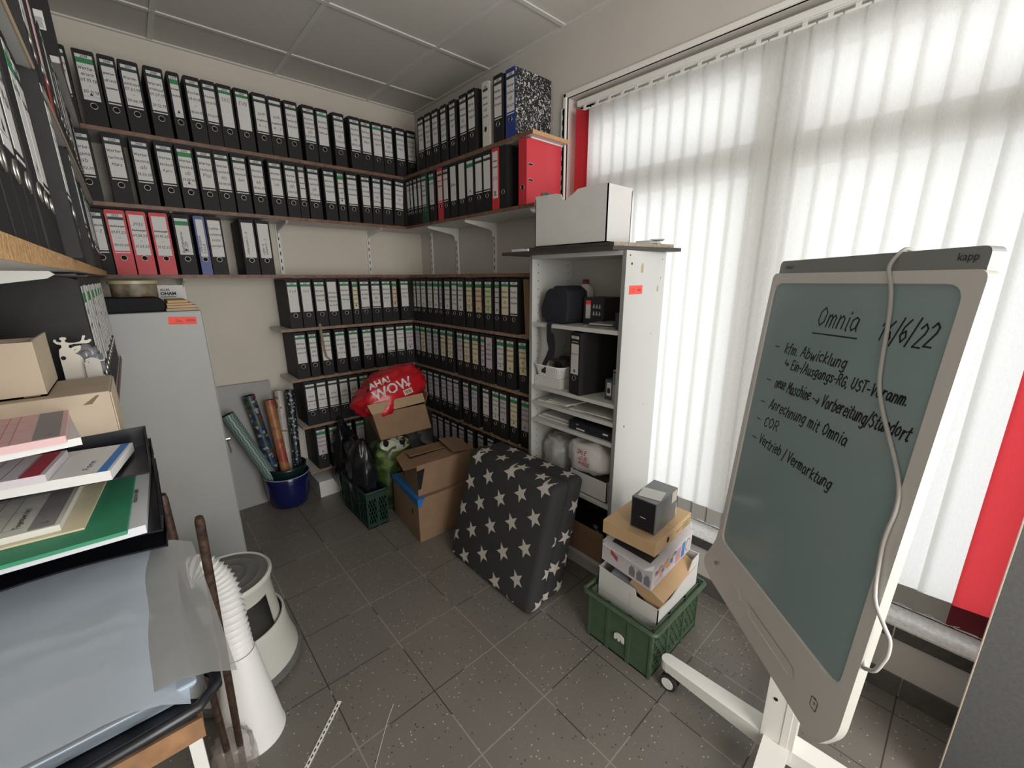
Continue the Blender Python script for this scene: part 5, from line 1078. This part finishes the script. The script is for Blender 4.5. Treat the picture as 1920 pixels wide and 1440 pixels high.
mb.build('barcode', [M_yel, M_ink], t)
# white flat carton under the lowest shelf
t = thing('flat_carton', 'long white flat carton on the floor under the lowest back wall shelf', 'carton', (-1.0, -.2, 0))
mb = MB(); mb.box(-1.142, -.78, -.325, -.06, 0, .118); mb.build('carton_body', M_wbox, t, bevel=.002)
mb = MB(); mb.hexa([(-1.144, -.327, .118), (-.778, -.327, .118), (-.778, -.06, .118), (-1.144, -.06, .118)], [(-1.144, -.327, .125), (-.778, -.327, .125), (-.778, -.06, .125), (-1.144, -.06, .125)]); mb.hexa([(-1.1435, -.33, .085), (-.779, -.33, .085), (-.779, -.327, .085), (-1.1435, -.327, .085)], [(-1.1435, -.329, .125), (-.779, -.329, .125), (-.779, -.327, .125), (-1.1435, -.327, .125)]); mb.build('lid', M_wbox, t)

# ------------------------------------------------------------------ blue planter with gift-wrap rolls, grey board
mb = MB(); mb.hexa([(-1.78, -.125, 0), (-1.302, -.118, 0), (-1.302, -.104, 0), (-1.78, -.111, 0)], [(-1.78, -.033, .872), (-1.302, -.031, .866), (-1.302, -.017, .866), (-1.78, -.019, .872)])
single(mb, 'grey_board', mat('board_light_grey', (.30, .30, .29), .5), 'light grey board leaning on the back wall behind the gift-wrap rolls', 'board', bevel=.002)
pc = V((-1.325, -.25, 0))
t = thing('plant_pot', 'glossy dark blue round plant pot with a white rim line, holding gift-wrap rolls', 'pot', pc)
mb = MB(); mb.lathe([(0, 0), (.083, 0), (.11, .015), (.134, .09), (.142, .19), (.144, .242), (.140, .246), (.132, .24), (.128, .19), (.11, .03), (0, .02)], 40, pc); mb.build('pot_body', mat('glaze_blue', (.008, .011, .075), .15), t, smooth=True)
mb = MB(); mb.tube([(pc.x+.1435*cos(a), pc.y+.1435*sin(a), .240) for a in [2*pi*k/40 for k in range(40)]], .003, 6, closed=True); o = mb.build('rim', mat('rim_grey', (.4, .4, .42), .3), t, smooth=True)
mb = MB(); mb.lathe([(0, .11), (.10, .11), (.118, .20), (.126, .28), (.13, .298), (.122, .298), (.11, .22), (0, .13)], 36, pc+V((.006, .012, .0))); single(mb, 'inner_pot', mat('pot_dark', (.006, .02, .02), .3), 'dark green glazed inner pot standing inside the blue plant pot', 'pot', smooth=True)
def roll(p0, p1, r, m, label, core=True, seed=0):
    t = thing('gift_wrap_roll', label, 'gift wrap', p0, group='gift-wrap rolls in the blue pot'); p0, p1 = V(p0), V(p1); d = (p1-p0); L = d.length; q = d.to_track_quat('Z', 'Y').to_matrix().to_4x4(); q.translation = p0
    mb = MB(); mb.M = q; mb.lathe([(r*1.02, 0), (r, L*.3), (r, L*.7), (r*1.04, L)], 24, mi=0); mb.lathe([(r*1.04, L), (r*.9, L-.001), (r*.6, L-.02), (.001, L-.02)], 24, mi=1)
    o = mb.build('paper_roll', [m, M_hole], None, smooth=rad(50)); o.data.transform(q.inverted()); o.parent = t; o.matrix_parent_inverse = MX(); o.matrix_basis = WM[t.name].inverted() @ q
    return o
def pat(name, fn):
    m = bpy.data.materials.new(name); m.use_nodes = True; nt = m.node_tree; b = nt.nodes['Principled BSDF']; b.inputs['Roughness'].default_value = .4
    tc = nt.nodes.new('ShaderNodeTexCoord'); sp = nt.nodes.new('ShaderNodeSeparateXYZ'); nt.links.new(tc.outputs['Object'], sp.inputs[0])
    ang = mth(nt, 'ARCTAN2', sp.outputs[1], sp.outputs[0]); fn(nt, b, sp, ang, tc); MATS[name] = m; return m
def f_zig(nt, b, sp, ang, tc):
    z = mth(nt, 'MULTIPLY', sp.outputs[2], 38); tri = mth(nt, 'PINGPONG', z, 1); a = mth(nt, 'MULTIPLY', ang, 2.2)
    s_ = mth(nt, 'FRACT', mth(nt, 'ADD', a, mth(nt, 'MULTIPLY', tri, .42))); k_ = mth(nt, 'LESS_THAN', s_, .28); nt.links.new(mixc(nt, k_, (.10, .16, .145), (.28, .37, .35)), b.inputs['Base Color'])
def f_ramp(cols, scale, kind='Noise'):
    def fn(nt, b, sp, ang, tc):
        v = texn(nt, kind, scale, tc.outputs['Object']); r_ = nt.nodes.new('ShaderNodeValToRGB'); r_.color_ramp.interpolation = 'CONSTANT'
        if kind == 'Noise': nt.links.new(v.outputs['Fac'], r_.inputs[0])
        else: s2 = nt.nodes.new('ShaderNodeSeparateColor'); nt.links.new(v.outputs['Color'], s2.inputs[0]); nt.links.new(s2.outputs[0], r_.inputs[0])
        e = r_.color_ramp.elements; e[0].color = (*cols[0][1], 1); e[0].position = cols[0][0]; e[1].position = cols[1][0]; e[1].color = (*cols[1][1], 1)
        for p, c in cols[2:]: x = e.new(p); x.color = (*c, 1)
        nt.links.new(r_.outputs[0], b.inputs['Base Color'])
    return fn
roll((-1.395, -.275, .17), (-1.60, -.19, .715), .038, pat('wrap_zigzag', f_zig), 'green gift-wrap roll with a pale zigzag pattern, leaning far left in the blue pot')
roll((-1.375, -.185, .17), (-1.455, -.115, .80), .036, pat('wrap_train', f_ramp([(0, (.01, .025, .07)), (.3, (.015, .05, .15)), (.45, (.04, .05, .03)), (.66, (.22, .03, .03)), (.72, (.04, .08, .03)), (.88, (.3, .3, .27))], 55, 'Voronoi')), 'blue gift-wrap roll with small colourful pictures, behind the zigzag roll')
roll((-1.328, -.27, .19), (-1.352, -.185, .765), .030, pat('wrap_orange', f_ramp([(0, (.30, .06, .04)), (.42, (.34, .13, .05)), (.5, (.34, .18, .07)), (.6, (.32, .10, .06))], 9)), 'orange and red gift-wrap roll in the middle of the blue pot')
roll((-1.30, -.205, .16), (-1.27, -.105, .80), .027, pat('wrap_white', f_ramp([(0, (.42, .40, .38)), (.55, (.5, .48, .46)), (.62, (.25, .12, .05))], 16)), 'white and brown gift-wrap roll between the orange and the dark roll')
roll((-1.25, -.235, .16), (-1.205, -.135, .80), .028, pat('wrap_dark', f_ramp([(0, (.01, .015, .02)), (.7, (.02, .05, .06)), (.86, (.35, .38, .38))], 95, 'Voronoi')), 'dark gift-wrap roll with pale dots, at the right side of the blue pot')

# ------------------------------------------------------------------ grey cabinet on the left
gc = thing('metal_cabinet', 'tall grey cabinet with a red inventory sticker and a key in its handle', 'cabinet', (-1.99, -.55, 0))
mb = MB(); mb.box(-2.285, -1.7005, -.90, -.30, 0, 1.424); mb.build('cabinet_body', M_grey, gc, bevel=.004)
mb = MB(); mb.box(-1.7005, -1.6985, -.899, -.31, .03, 1.42); mb.build('door', M_grey, gc)
mb = MB(); mb.tube([(-1.699, -.52, .662), (-1.642, -.52, .662)], .013, 16); mb.tube([(-1.655, -.52, .655), (-1.648, -.525, .575)], .005, 8); mb.build('handle', M_chrome, gc, smooth=rad(40))
mb = MB(); mb.M = MX.Translation((-1.7745, -.9006, 1.382)) @ MX.Rotation(rad(3), 4, 'Y'); mb.box(-.052, .050, -.0003, .0003, -.017, .017)
put_font(mb, '0004', .017, (.012, -.0005, -.005), (1, 0, 0), (0, 0, 1), 1)
for k in range(3): mb.box(-.026, -.008+.004*k-.01*(k == 0), -.0008, -.0003, .004-k*.005, .0055-k*.005, 1)
mb.box(-.046, .046, -.0008, -.0003, -.0125, -.012, 1)
o = mb.build('inventory_sticker', [M_seal, M_ink], gc); o['label'] = 'red sticker with 0004'
# on top of it
mb = MB(); mb.prism([(-2.20, 1.4245), (-1.83, 1.4245), (-1.822, 1.44), (-1.828, 1.478), (-1.86, 1.484), (-2.2, 1.487)], 'y', -.86, -.55); single(mb, 'black_cloth', mat('cloth_black', (.008, .008, .010), .9, bump=.3, bs=30), 'folded black cloth lying on the front left of the grey cabinet', 'cloth', bevel=.006)
for i, (x0, x1, y0, y1, z0, h) in enumerate(((-1.825, -1.705, -.885, -.6, 1.4245, .012), (-1.82, -1.712, -.88, -.6, 1.437, .012), (-1.82, -1.725, -.875, -.62, 1.4495, .010), (-1.815, -1.74, -.87, -.62, 1.460, .012))):
    mb = MB(); mb.box(x0, x1, y0, y1, z0, z0+h); single(mb, 'padded_envelope', M_card3 if i != 0 else M_card2, ['pale envelope at the bottom of the brown pile on the grey cabinet', 'brown padded envelope second from the bottom on the grey cabinet', 'brown padded envelope second from the top on the grey cabinet', 'brown padded envelope topmost on the grey cabinet'][i], 'envelope', 'envelopes on the grey cabinet', bevel=.003)
t = thing('cookie_tin', 'round tin with a cream lid standing on the black cloth under the shelf', 'tin', (-1.915, -.70, 1.488))
mb = MB(); mb.lathe([(0, 0), (.080, 0), (.082, .004), (.082, .055), (0, .055)], 36, (-1.915, -.70, 1.488)); mb.build('tin_body', mat('tin_floral', (.18, .15, .10), .5, var=.6, vs=25), t, smooth=rad(40))
mb = MB(); mb.lathe([(.083, .0), (.088, .001), (.089, .014), (.080, .017), (0, .017)], 36, (-1.915, -.70, 1.5435)); mb.build('lid', mat('lid_cream', (.45, .40, .24), .35), t, smooth=rad(40))
t = thing('printed_box', 'white printed box standing behind the tin under the shelf', 'box', (-1.78, -.55, 1.4245))
mb = MB(); mb.box(-1.83, -1.725, -.55, -.47, 1.4245, 1.535); mb.build('box_body', M_wbox, t, bevel=.002)
mb = MB(); put_font(mb, 'ALLES', .014, (-1.818, -.5506, 1.508), (1, 0, 0), (0, 0, 1), 0, off=.0004); put_font(mb, 'OHAM', .021, (-1.82, -.5506, 1.487), (1, 0, 0), (0, 0, 1), 0, off=.001); mb.box(-1.82, -1.76, -.5508, -.5502, 1.476, 1.479); mb.build('print', M_ink, t)

# ------------------------------------------------------------------ step stool, cone with hose, rods, floor bits
sc_ = V((-1.848, -1.52, 0))
t = thing('step_stool', 'round two-step rolling stool in light grey with a dark ribbed top', 'stool', sc_)
M_stool = mat('stool_grey', (.50, .50, .46), .4)
mb = MB(); mb.lathe([(.215, .012), (.229, .014), (.229, .035), (.215, .04), (.2, .05)], 48, sc_); o = mb.build('rubber_bumper', M_plast_g, t, smooth=rad(50))
mb = MB(); mb.lathe([(.216, .035), (.212, .06), (.200, .10), (.188, .17), (.184, .215), (.180, .222), (.174, .218), (.176, .205)], 48, sc_); mb.build('base_shell', M_stool, t, smooth=True)
mb = MB(); mb.lathe([(0, .19), (.10, .19), (.178, .186), (.182, .18), (.0, .178)], 48, sc_); mb.build('lower_tread', M_plast_g, t, smooth=rad(40))
mb = MB(); st = sc_+V((-.0, .0, 0))
def leg_band(a0, a1, top=.40, n=14):
    m = mb; vs = []; 
    for k in range(n+1):
        a = a0+(a1-a0)*k/n; e_ = abs(k/n-.5)*2; rb, rt = .150, .150
        vs += [(st.x+.168*cos(a), st.y+.168*sin(a), .19), (st.x+.150*cos(a), st.y+.150*sin(a), .36), (st.x+.156*cos(a), st.y+.156*sin(a), .405)]
    m.add(vs, [(3*k+j, 3*k+3+j, 3*k+4+j, 3*k+1+j) for k in range(n) for j in (0, 1)])
    vs2 = [((x-st.x)*.96+st.x, (y-st.y)*.96+st.y, z) for x, y, z in vs]; m.add(vs2, [(3*k+j, 3*k+1+j, 3*k+4+j, 3*k+3+j) for k in range(n) for j in (0, 1)])
    for k in (0, n): m.add([vs[3*k], vs[3*k+1], vs2[3*k+1], vs2[3*k]], [(0, 1, 2, 3)]); m.add([vs[3*k+1], vs[3*k+2], vs2[3*k+2], vs2[3*k+1]], [(0, 1, 2, 3)])
leg_band(rad(-38), rad(30)); leg_band(rad(142), rad(212)); leg_band(rad(60), rad(115)) if False else None
mb.lathe([(.148, .345), (.150, .36), (.157, .40), (.163, .412), (.163, .425), (.157, .430), (.150, .426)], 48, st); mb.build('upper_shell', M_stool, t, smooth=rad(60))
mb = MB(); mb.lathe([(0, .424), (.03, .424), (.034, .4265), (.038, .424), (.07, .424), (.075, .427), (.08, .424), (.115, .424), (.12, .427), (.125, .424), (.151, .425), (.152, .418), (0, .417)], 48, st); mb.build('upper_tread', M_plast_g, t, smooth=rad(60))
cc = V((-1.868, -1.862, 0))
t = thing('funnel_with_hose', 'white plastic cone with a bent corrugated white hose, on the floor beside the stool', 'hose', cc)
M_hosew = mat('hose_white', (.72, .72, .71), .45)
mb = MB(); mb.lathe([(.098, .0), (.100, .004), (.098, .012), (.0965, .014), (.052, .355), (.049, .36)], 40, cc); mb.lathe([(.095, .0), (.048, .355)], 40, cc); mb.build('cone', M_hosew, t, smooth=rad(40))
hp = smooth_pts([(cc.x, cc.y, .35), (cc.x-.002, cc.y+.003, .42), (cc.x-.002, cc.y+.02, .50), (cc.x-.004, cc.y+.045, .57), (cc.x-.018, cc.y+.065, .62), (cc.x-.045, cc.y+.085, .65), (cc.x-.075, cc.y+.10, .645)], 12)
rr_ = [.043+.006*(1 if k % 3 == 0 else (0 if k % 3 == 1 else -.6)) for k in range(len(hp))]
mb = MB(); mb.tube(hp, rr_, 24); mb.build('corrugated_hose', M_hosew, t, smooth=rad(50))
M_rust = mat('rusty_rod', (.085, .055, .042), .45, .6, var=.5, vs=60)
for i, (b_, tp, lb) in enumerate((((-1.948, -1.985, .005), (-1.956, -2.16, 1.095), 'rusty brown metal rod, left of the two behind the plastic sleeves'), ((-1.918, -1.975, .005), (-1.9035, -2.26, 1.062), 'rusty brown metal rod, right of the two beside the corrugated hose'))):
    mb = MB(); b_, tp = V(b_), V(tp); mb.tube([b_, tp-(tp-b_)*.01, tp], [.0095, .0095, .0075], 14); single(mb, 'metal_rod', M_rust, lb, 'rod', 'two rusty rods', smooth=rad(50))
mb = MB(); mb.blob((-1.935, -1.985, .085), (.055, .05, .085), 61, .2, 3, fold=.2); single(mb, 'clear_bag', film('clear_bag_brown', (.35, .31, .27), .35, .12), 'clear plastic bag around the foot of the two rusty rods', 'bag', smooth=True)
mb = MB(); mb.M = RZ((-1.601, -1.953, .0), math.atan2(-.152, -.164)); mb.box(0, .26, -.007, .007, .0, .002)
for k in range(13): mb.box(.014+k*.019, .024+k*.019, -.0022, .0022, .002, .0023, 1)
single(mb, 'binding_strip', [M_plast_w, M_hole], 'white perforated plastic strip lying on the floor tiles', 'strip')
mb = MB(); mb.tube(smooth_pts([(-1.453, -2.101, .001), (-1.49, -2.135, .001), (-1.535, -2.185, .001), (-1.60, -2.26, .001)]), .0008, 5); single(mb, 'thread', M_plast_w, 'thin white thread lying on the floor right of the perforated strip', 'thread')

# ------------------------------------------------------------------ left foreground: boxes, reindeer, letter trays
t = thing('tan_carton', 'long light brown carton lying on the left wall shelf, under the smaller carton', 'carton', (-2.14, -2.16, 1.2525))
mb = MB(); mb.box(-2.29, -1.992, -2.262, -2.082, 1.2525, 1.365); mb.build('carton_body', M_card2, t, bevel=.002)
mb = MB(); mb.box(-1.9915, -1.99, -2.258, -2.086, 1.256, 1.362); mb.hexa([(-2.03, -2.2625, 1.345), (-2.018, -2.2625, 1.345), (-2.018, -2.262, 1.345), (-2.03, -2.262, 1.345)], [(-2.01, -2.2625, 1.36), (-2.006, -2.2625, 1.36), (-2.006, -2.262, 1.36), (-2.01, -2.262, 1.36)], 1); mb.build('end_flap', [mat('cardboard_pale', (.50, .42, .31), .85), M_cardin], t)
t = thing('open_tan_carton', 'small light brown carton with its far side open, on the long carton', 'carton', (-2.18, -2.15, 1.366))
mb = MB(); mb.prism([(-2.232, 1.366), (-2.075, 1.366), (-2.075, 1.464), (-2.21, 1.464), (-2.232, 1.46)], 'x', -2.075, -2.072, 1); mb.box(-2.29, -2.072, -2.235, -2.231, 1.366, 1.462); mb.box(-2.29, -2.072, -2.078, -2.074, 1.366, 1.455); mb.box(-2.29, -2.072, -2.235, -2.074, 1.366, 1.369); mb.box(-2.29, -2.286, -2.235, -2.074, 1.366, 1.455)
mb.box(-2.10, -2.08, -2.2356, -2.235, 1.367, 1.369, 2); mb.build('carton_body', [M_card2, MATS['cardboard_pale'], M_cardin], t)
# reindeer head cut-out + small companion
M_deer = mat('painted_wood_cream', (.50, .47, .41), .6)
def px2(P, x0, z0, s, y0, y1, m, nm, par=None, hole=None):
    mb = MB(); mb.prism([(x0+a*s, z0-b_*s) for a, b_ in P], 'y', y0, y1); return mb
D = [(-45, 1150), (-40, 200), (-30, 120), (0, 90), (-2, 60), (-40, 45), (-60, 10), (-52, -12), (-38, -10), (-35, 15), (-10, 28), (12, 22), (10, 0), (-2, -10), (2, -30), (20, -36), (50, -32), (60, -12), (48, 0), (40, 10), (44, 32), (75, 42), (120, 45), (170, 35), (190, 15), (200, -20), (210, -42), (228, -42), (232, -26), (222, -5), (212, 18), (235, 25), (262, 10), (280, 14), (278, 34), (255, 55), (225, 62), (180, 60), (120, 58), (75, 66), (62, 78), (60, 100), (75, 112), (110, 92), (168, 82), (172, 95), (160, 140), (125, 172), (100, 180), (135, 205), (160, 250), (168, 290), (170, 1150)]
k_ = .000165
mb = px2(D, -2.058, 1.443, k_, -2.045, -2.037, M_deer, 'd'); 
cir = [(-1, 208)]; mb.add([(-2.058+(-10+24*cos(q*pi/8))*k_, -2.0453, 1.443-(228+26*sin(q*pi/8))*k_) for q in range(16)], [list(range(16))], 1)
mb.add([(-2.058+a*k_, -2.0453, 1.443-b_*k_) for a, b_ in ((95, 145), (118, 126), (128, 118), (120, 132), (100, 146))], [(0, 1, 2, 3, 4)], 1)
mb.box(-2.12, -2.01, -2.06, -2.03, 1.3665-.1135, 1.3665-.1085) if False else None
single(mb, 'reindeer_cutout', [M_deer, M_hole], 'flat cream wooden reindeer head with antlers, standing behind the light brown cartons', 'decoration')
D2 = [(150, 1150), (170, 300), (185, 290), (180, 265), (200, 250), (235, 240), (270, 245), (300, 262), (318, 282), (345, 284), (352, 275), (366, 278), (366, 292), (350, 300), (318, 300), (310, 1150)]
mb = px2(D2, -2.058, 1.443, k_, -2.058, -2.052, M_deer, 'd2')
for a, b_, r_ in ((205, 280, 3), (218, 278, 3), (208, 300, 6)): mb.add([(-2.058+(a+r_*cos(q*pi/4))*k_, -2.0583, 1.443-(b_+r_*sin(q*pi/4))*k_) for q in range(8)], [list(range(8))], 1)
single(mb, 'animal_cutout', [mat('painted_wood_grey', (.40, .39, .36), .6), M_hole], 'small flat grey-cream animal figure right of the reindeer head', 'decoration')
mb = MB(); mb.blob((-2.028, -2.025, 1.385), (.022, .012, .035), 71, .4, 3, fold=.4); single(mb, 'foil_scrap', film('foil_grey', (.15, .15, .17), .95, .2), 'crumpled dark foil between the reindeer figure and the binder row', 'foil', smooth=True)
# brackets with bolts visible under the shelf come with the shelf brackets above
def tray(z, x1, y0, y1, label, curve=.03, rz=0):
    t = thing('letter_tray', label, 'letter tray', ((XL+x1)/2+.02, (y0+y1)/2, z), group='stacked black letter trays'); x0 = XL+.02; hh = .042
    front = [(x1-(x1-x0)*k/12, y0+curve*sin(pi*k/12)) for k in range(13)]
    mb = MB(); n = len(front); mb.add([(x, y, z) for x, y in front]+[(x0, y1, z), (x1, y1, z)]+[(x, y, z+.003) for x, y in front]+[(x0, y1, z+.003), (x1, y1, z+.003)], [list(range(n+2))[::-1], list(range(n+2, 2*n+4))]+[(i, i+1, n+3+i, n+2+i) for i in range(n+1)])
    mb.build('tray_floor', M_plast_b, t)
    mb = MB(); mb.hexa([(x1-.003, y0, z), (x1, y0, z), (x1, y1, z), (x1-.003, y1, z)], [(x1+.001, y0+.02, z+.018), (x1+.004, y0+.02, z+.018), (x1+.004, y1, z+hh), (x1+.001, y1, z+hh)]); mb.box(x0, x1+.003, y1-.003, y1, z, z+hh); mb.box(x0, x0+.003, y0, y1, z, z+hh); mb.build('side_wall', M_plast_b, t, bevel=.001); return t
tray(1.245, -1.958, -2.42, -2.26, 'uppermost black letter tray, holding the white and blue form pads', .02)
tray(1.172, -1.957, -2.50, -2.10, 'black letter tray holding the green folder and a form pad', .03)
tray(1.122, -1.957, -2.46, -2.10, 'lowest black letter tray, just above the plastic sleeves', .03)
def pad(nm, c, sx, sy, h, rz, m, label, cat, extra=None, tilt=(0, 0), group=None):
    t = thing(nm, label, cat, M=MX.Translation(V(c)) @ MX.Rotation(rz, 4, 'Z') @ MX.Rotation(tilt[0], 4, 'X') @ MX.Rotation(tilt[1], 4, 'Y'), group=group)
    mb = MB(); mb.box(-sx/2, sx/2, -sy/2, sy/2, 0, h); mb.build('page_block', m, t, local=True)
    if extra: extra(t, sx/2, sy/2, h)
    return t
M_pink = mat('paper_pink', (.62, .42, .42), .75); M_head = mat('form_header_grey', (.25, .23, .24), .7); M_formred = mat('form_red', (.5, .12, .13), .7)
def form(lines_m, head=True, n=12, txt=None, lines_ink=None):
    def ex(t, a, b_, h):
        mb = MB(); z = h+.0003
        if head: mb.box(a-.034, a-.006, -b_+.004, b_-.004, h, z, 0)
        for k in range(n): x = -a+.006+k*(2*a-.05)/n; mb.box(x, x+.0007, -b_+.006, b_-.006, h, z, 1)
        for k in range(3): y = -b_+.02+k*(2*b_-.03)/3; mb.box(-a+.006, a-.04, y, y+.0006, h, z, 1)
        if txt: mb.strokes(txt, (a-.046, -b_+.02, z+.0003), (0, 1, 0), (-1, 0, 0), .006, .0011, 2, width=.07)
        mb.strokes('L', (a-.016, -b_+.02, z+.0003), (0, 1, 0), (-1, 0, 0), .007, .0012, 2)
        mb.build('form_print', [M_head, lines_m, M_ink], t, local=True)
    return ex
pad('form_pad', (-2.135, -2.335, 1.317), .19, .20, .012, rad(8), M_paper, 'white form pad lying under the pink form pad', 'form pad')
pad('form_pad', (-2.140, -2.345, 1.3295), .19, .20, .011, rad(3), M_pink, 'pink lined form pad on top of the letter trays', 'form pad', form(M_formred))
def band(c, x, w_, txt=None):
    def ex(t, a, b_, h):
        mb = MB(); mb.box(a-x-w_, a-x, -b_, b_, h, h+.0003, 0)
        if txt: mb.strokes(txt, (a-.03, -b_+.02, h+.0006), (0, 1, 0), (-1, 0, 0), .008, .0011, 1, width=.04)
        for k in range(6): mb.box(-a+.02+k*.018, -a+.0205+k*.018, -b_+.01, b_-.01, h, h+.0003, 1) if txt is None else None
        mb.build('printed_band', [c, M_ink], t, local=True)
    return ex
pad('form_pad', (-2.066, -2.352, 1.254), .155, .135, .016, rad(-12), M_paper, 'white form pad with a blue edge stripe in the upper letter tray', 'form pad', band(mat('stripe_blue', (.03, .18, .5), .6), .004, .012, 'Form'))
pad('form_pad', (-2.135, -2.36, 1.271), .14, .11, .012, rad(-8), M_lil, 'pale pink form pad with a dark red stripe in the upper letter tray', 'form pad', band(mat('stripe_dark_red', (.35, .02, .05), .6), .006, .022))
def foldx(t, a, b_, h):
    mb = MB(); mb.strokes('G. Claus', (a-.05, -.02, h+.0006), (0, 1, 0), (-1, 0, 0), .009, .0012, 0, width=.055); mb.box(a-.056, a-.0545, -b_+.06, -b_+.12, h, h+.0005); mb.build('handwriting', M_ink, t, local=True)
pad('paper_stack', (-2.11, -2.325, 1.176), .285, .33, .014, rad(-3), mat('paper_cool', (.58, .60, .64), .7), 'thick stack of white papers sticking out beside the green folder', 'papers', lambda t, a, b_, h: (lambda m: (m.strokes('Industrie GmbH', (a-.014, -b_+.10, h+.0006), (0, 1, 0), (-1, 0, 0), .006, .001, 0), m.build('letterhead', M_ink, t, local=True)))(MB()))
pad('green_folder', (-2.135, -2.325, 1.1905), .295, .36, .006, rad(-3), mat('folder_green', (.03, .23, .12), .6, var=.05, vs=20), 'green cardboard folder with a pen note, in the middle letter tray', 'folder', foldx)
pad('envelope', (-2.14, -2.345, 1.197), .215, .22, .003, rad(-6), M_yel, 'cream envelope between the green folder and the lined form pad', 'envelope')
pad('form_pad', (-2.165, -2.34, 1.2005), .21, .21, .010, rad(-5), mat('paper_form_white', (.62, .62, .57), .7), 'cream form pad with grey header lying on the green folder', 'form pad', form(mat('form_line', (.2, .2, .2), .7), True, 8, 'Tagesbericht'))
# stack of clear plastic sleeves on a mesh tray
t = thing('mesh_tray', 'black wire mesh tray with a thick rounded rim holding the plastic sleeves', 'tray', (-2.1, -2.62, 1.04))
mb = MB(); rx = [(-2.29, -2.36), (-1.99, -2.36), (-1.962, -2.42), (-1.934, -2.73), (-1.935, -2.77), (-1.955, -2.789), (-2.0, -2.792), (-2.06, -2.796), (-2.29, -2.81)]
mb.tube([(*p, 1.080) for p in rx], .0065, 10); mb.build('rim', M_plast_b, t, smooth=True)
mb = MB()
def inn(p): return V((-2.1+(p[0]+2.1)*.93, -2.58+(p[1]+2.58)*.82, 0))
for a, b_ in zip(rx, rx[1:]):
    a0_, b0_ = inn(a), inn(b_); a, b_ = V((*a, 0)), V((*b_, 0)); L_ = (b_-a).length; n = max(1, int(L_/.008)); d_ = (b_-a).normalized()*.0008
    for k in range(n):
        for sgn in (5, -5):
            u = k/n; v = min(1, max(0, (k+sgn)/n)); p = a.lerp(b_, u)+V((0, 0, 1.078)); q = a0_.lerp(b0_, v)+V((0, 0, 1.045)); o_ = V((.0005, .0005, 0))
            mb.hexa([p-d_, p+d_, q+d_, q-d_], [p-d_+o_, p+d_+o_, q+d_+o_, q-d_+o_])
mb.build('mesh_side', M_plast_b, t)
mb = MB(); mb.prism([tuple(inn(p))[:2] for p in rx], 'z', 1.0425, 1.045); mb.build('tray_floor', M_plast_b, t)
M_slv = film('sleeve_clear', (.50, .58, .68), .80, .12); M_slv2 = film('sleeve_grey', (.36, .37, .37), .72, .12); M_core = mat('sleeve_stack', (.42, .50, .60), .3, bump=.08, bs=12, coat=.3)
rnd = random.Random(5)
def sheetmesh(x0, x1, y0, y1, z, amp, seed, n=14, rz=0, sag=0):
    m = MB(); m.M = RZ(((x0+x1)/2, (y0+y1)/2, 0), rz); a, b_ = (x1-x0)/2, (y1-y0)/2
    vs = []
    for i in range(n+1):
        for j in range(n+1):
            u, v = i/n, j/n; x, y = -a+2*a*u, -b_+2*b_*v; zz = z+amp*NZ.noise(V((u*2.5, v*2.5, seed)))-sag*max(0, u-.8)**2*12
            vs.append((x, y, zz))
    m.add(vs, [(i*(n+1)+j, (i+1)*(n+1)+j, (i+1)*(n+1)+j+1, i*(n+1)+j+1) for i in range(n) for j in range(n)]); return m
mb = MB(); mb.hexa([(-2.28, -2.73, 1.0465), (-1.962, -2.73, 1.0465), (-1.985, -2.39, 1.0465), (-2.28, -2.39, 1.0465)], [(-2.285, -2.775, 1.098), (-1.950, -2.77, 1.098), (-1.978, -2.37, 1.098), (-2.285, -2.37, 1.098)])
single(mb, 'sleeve_stack', M_core, 'thick stack of bluish clear plastic sleeves lying in the mesh tray', 'plastic sleeves', bevel=.004)
for i, (x1, y0, y1, z, rz_, mm, lb) in enumerate(((-1.942, -2.775, -2.37, 1.104, rad(-1), M_slv2, 'grey clear plastic sleeve with a folded edge, under the topmost sleeve of the stack'), (-1.918, -2.77, -2.40, 1.110, rad(2), M_slv2, 'clear plastic sleeve sticking out furthest towards the rusty rods'), (-1.955, -2.785, -2.38, 1.117, rad(-1.5), M_slv, 'topmost bluish clear plastic sleeve on the stack'))):
    mb = sheetmesh(-2.27, x1, y0, y1, z, .003, i*3.3, rz=rz_, sag=.06); single(mb, 'plastic_sleeve', mm, lb, 'plastic sleeve', 'clear plastic sleeves on the stack', smooth=True)
# table below
t = thing('side_table', 'low shelf board with a wood edge and white steel leg under the mesh tray', 'table', (-2.13, -2.6, 0))
mb = MB(); mb.box(-2.285, -1.959, -2.762, -2.30, 1.014, 1.0415); mb.build('table_top', M_dbrd, t)
mb = MB(); mb.box(-2.285, -1.955, -2.766, -2.762, 1.012, 1.0415); mb.box(-1.959, -1.955, -2.762, -2.30, 1.012, 1.0415); mb.build('edge_band', mat('edge_orange_wood', (.20, .105, .05), .5, var=.3, vs=40), t)
for x, y in ((-2.24, -2.70), (-1.993, -2.315), (-2.27, -2.315)): mb = MB(); mb.box(x-.012, x+.012, y-.012, y+.012, 0, 1.017); mb.build('leg', M_bracket, t)

# beige strap hanging over the edge of the fourth shelf
mb = ribbon([(-.995, -.29, 1.262), (-.995, -.2905, 1.22), (-.992, -.296, 1.15), (-.988, -.296, 1.08), (-.98, -.297, 1.03), (-.955, -.298, 1.005)], (1, 0, 0), .016, .0015)
single(mb, 'fabric_strap', mat('strap_beige', (.24, .18, .12), .8), 'short beige strap hanging over the front edge of the fourth back wall shelf', 'strap')
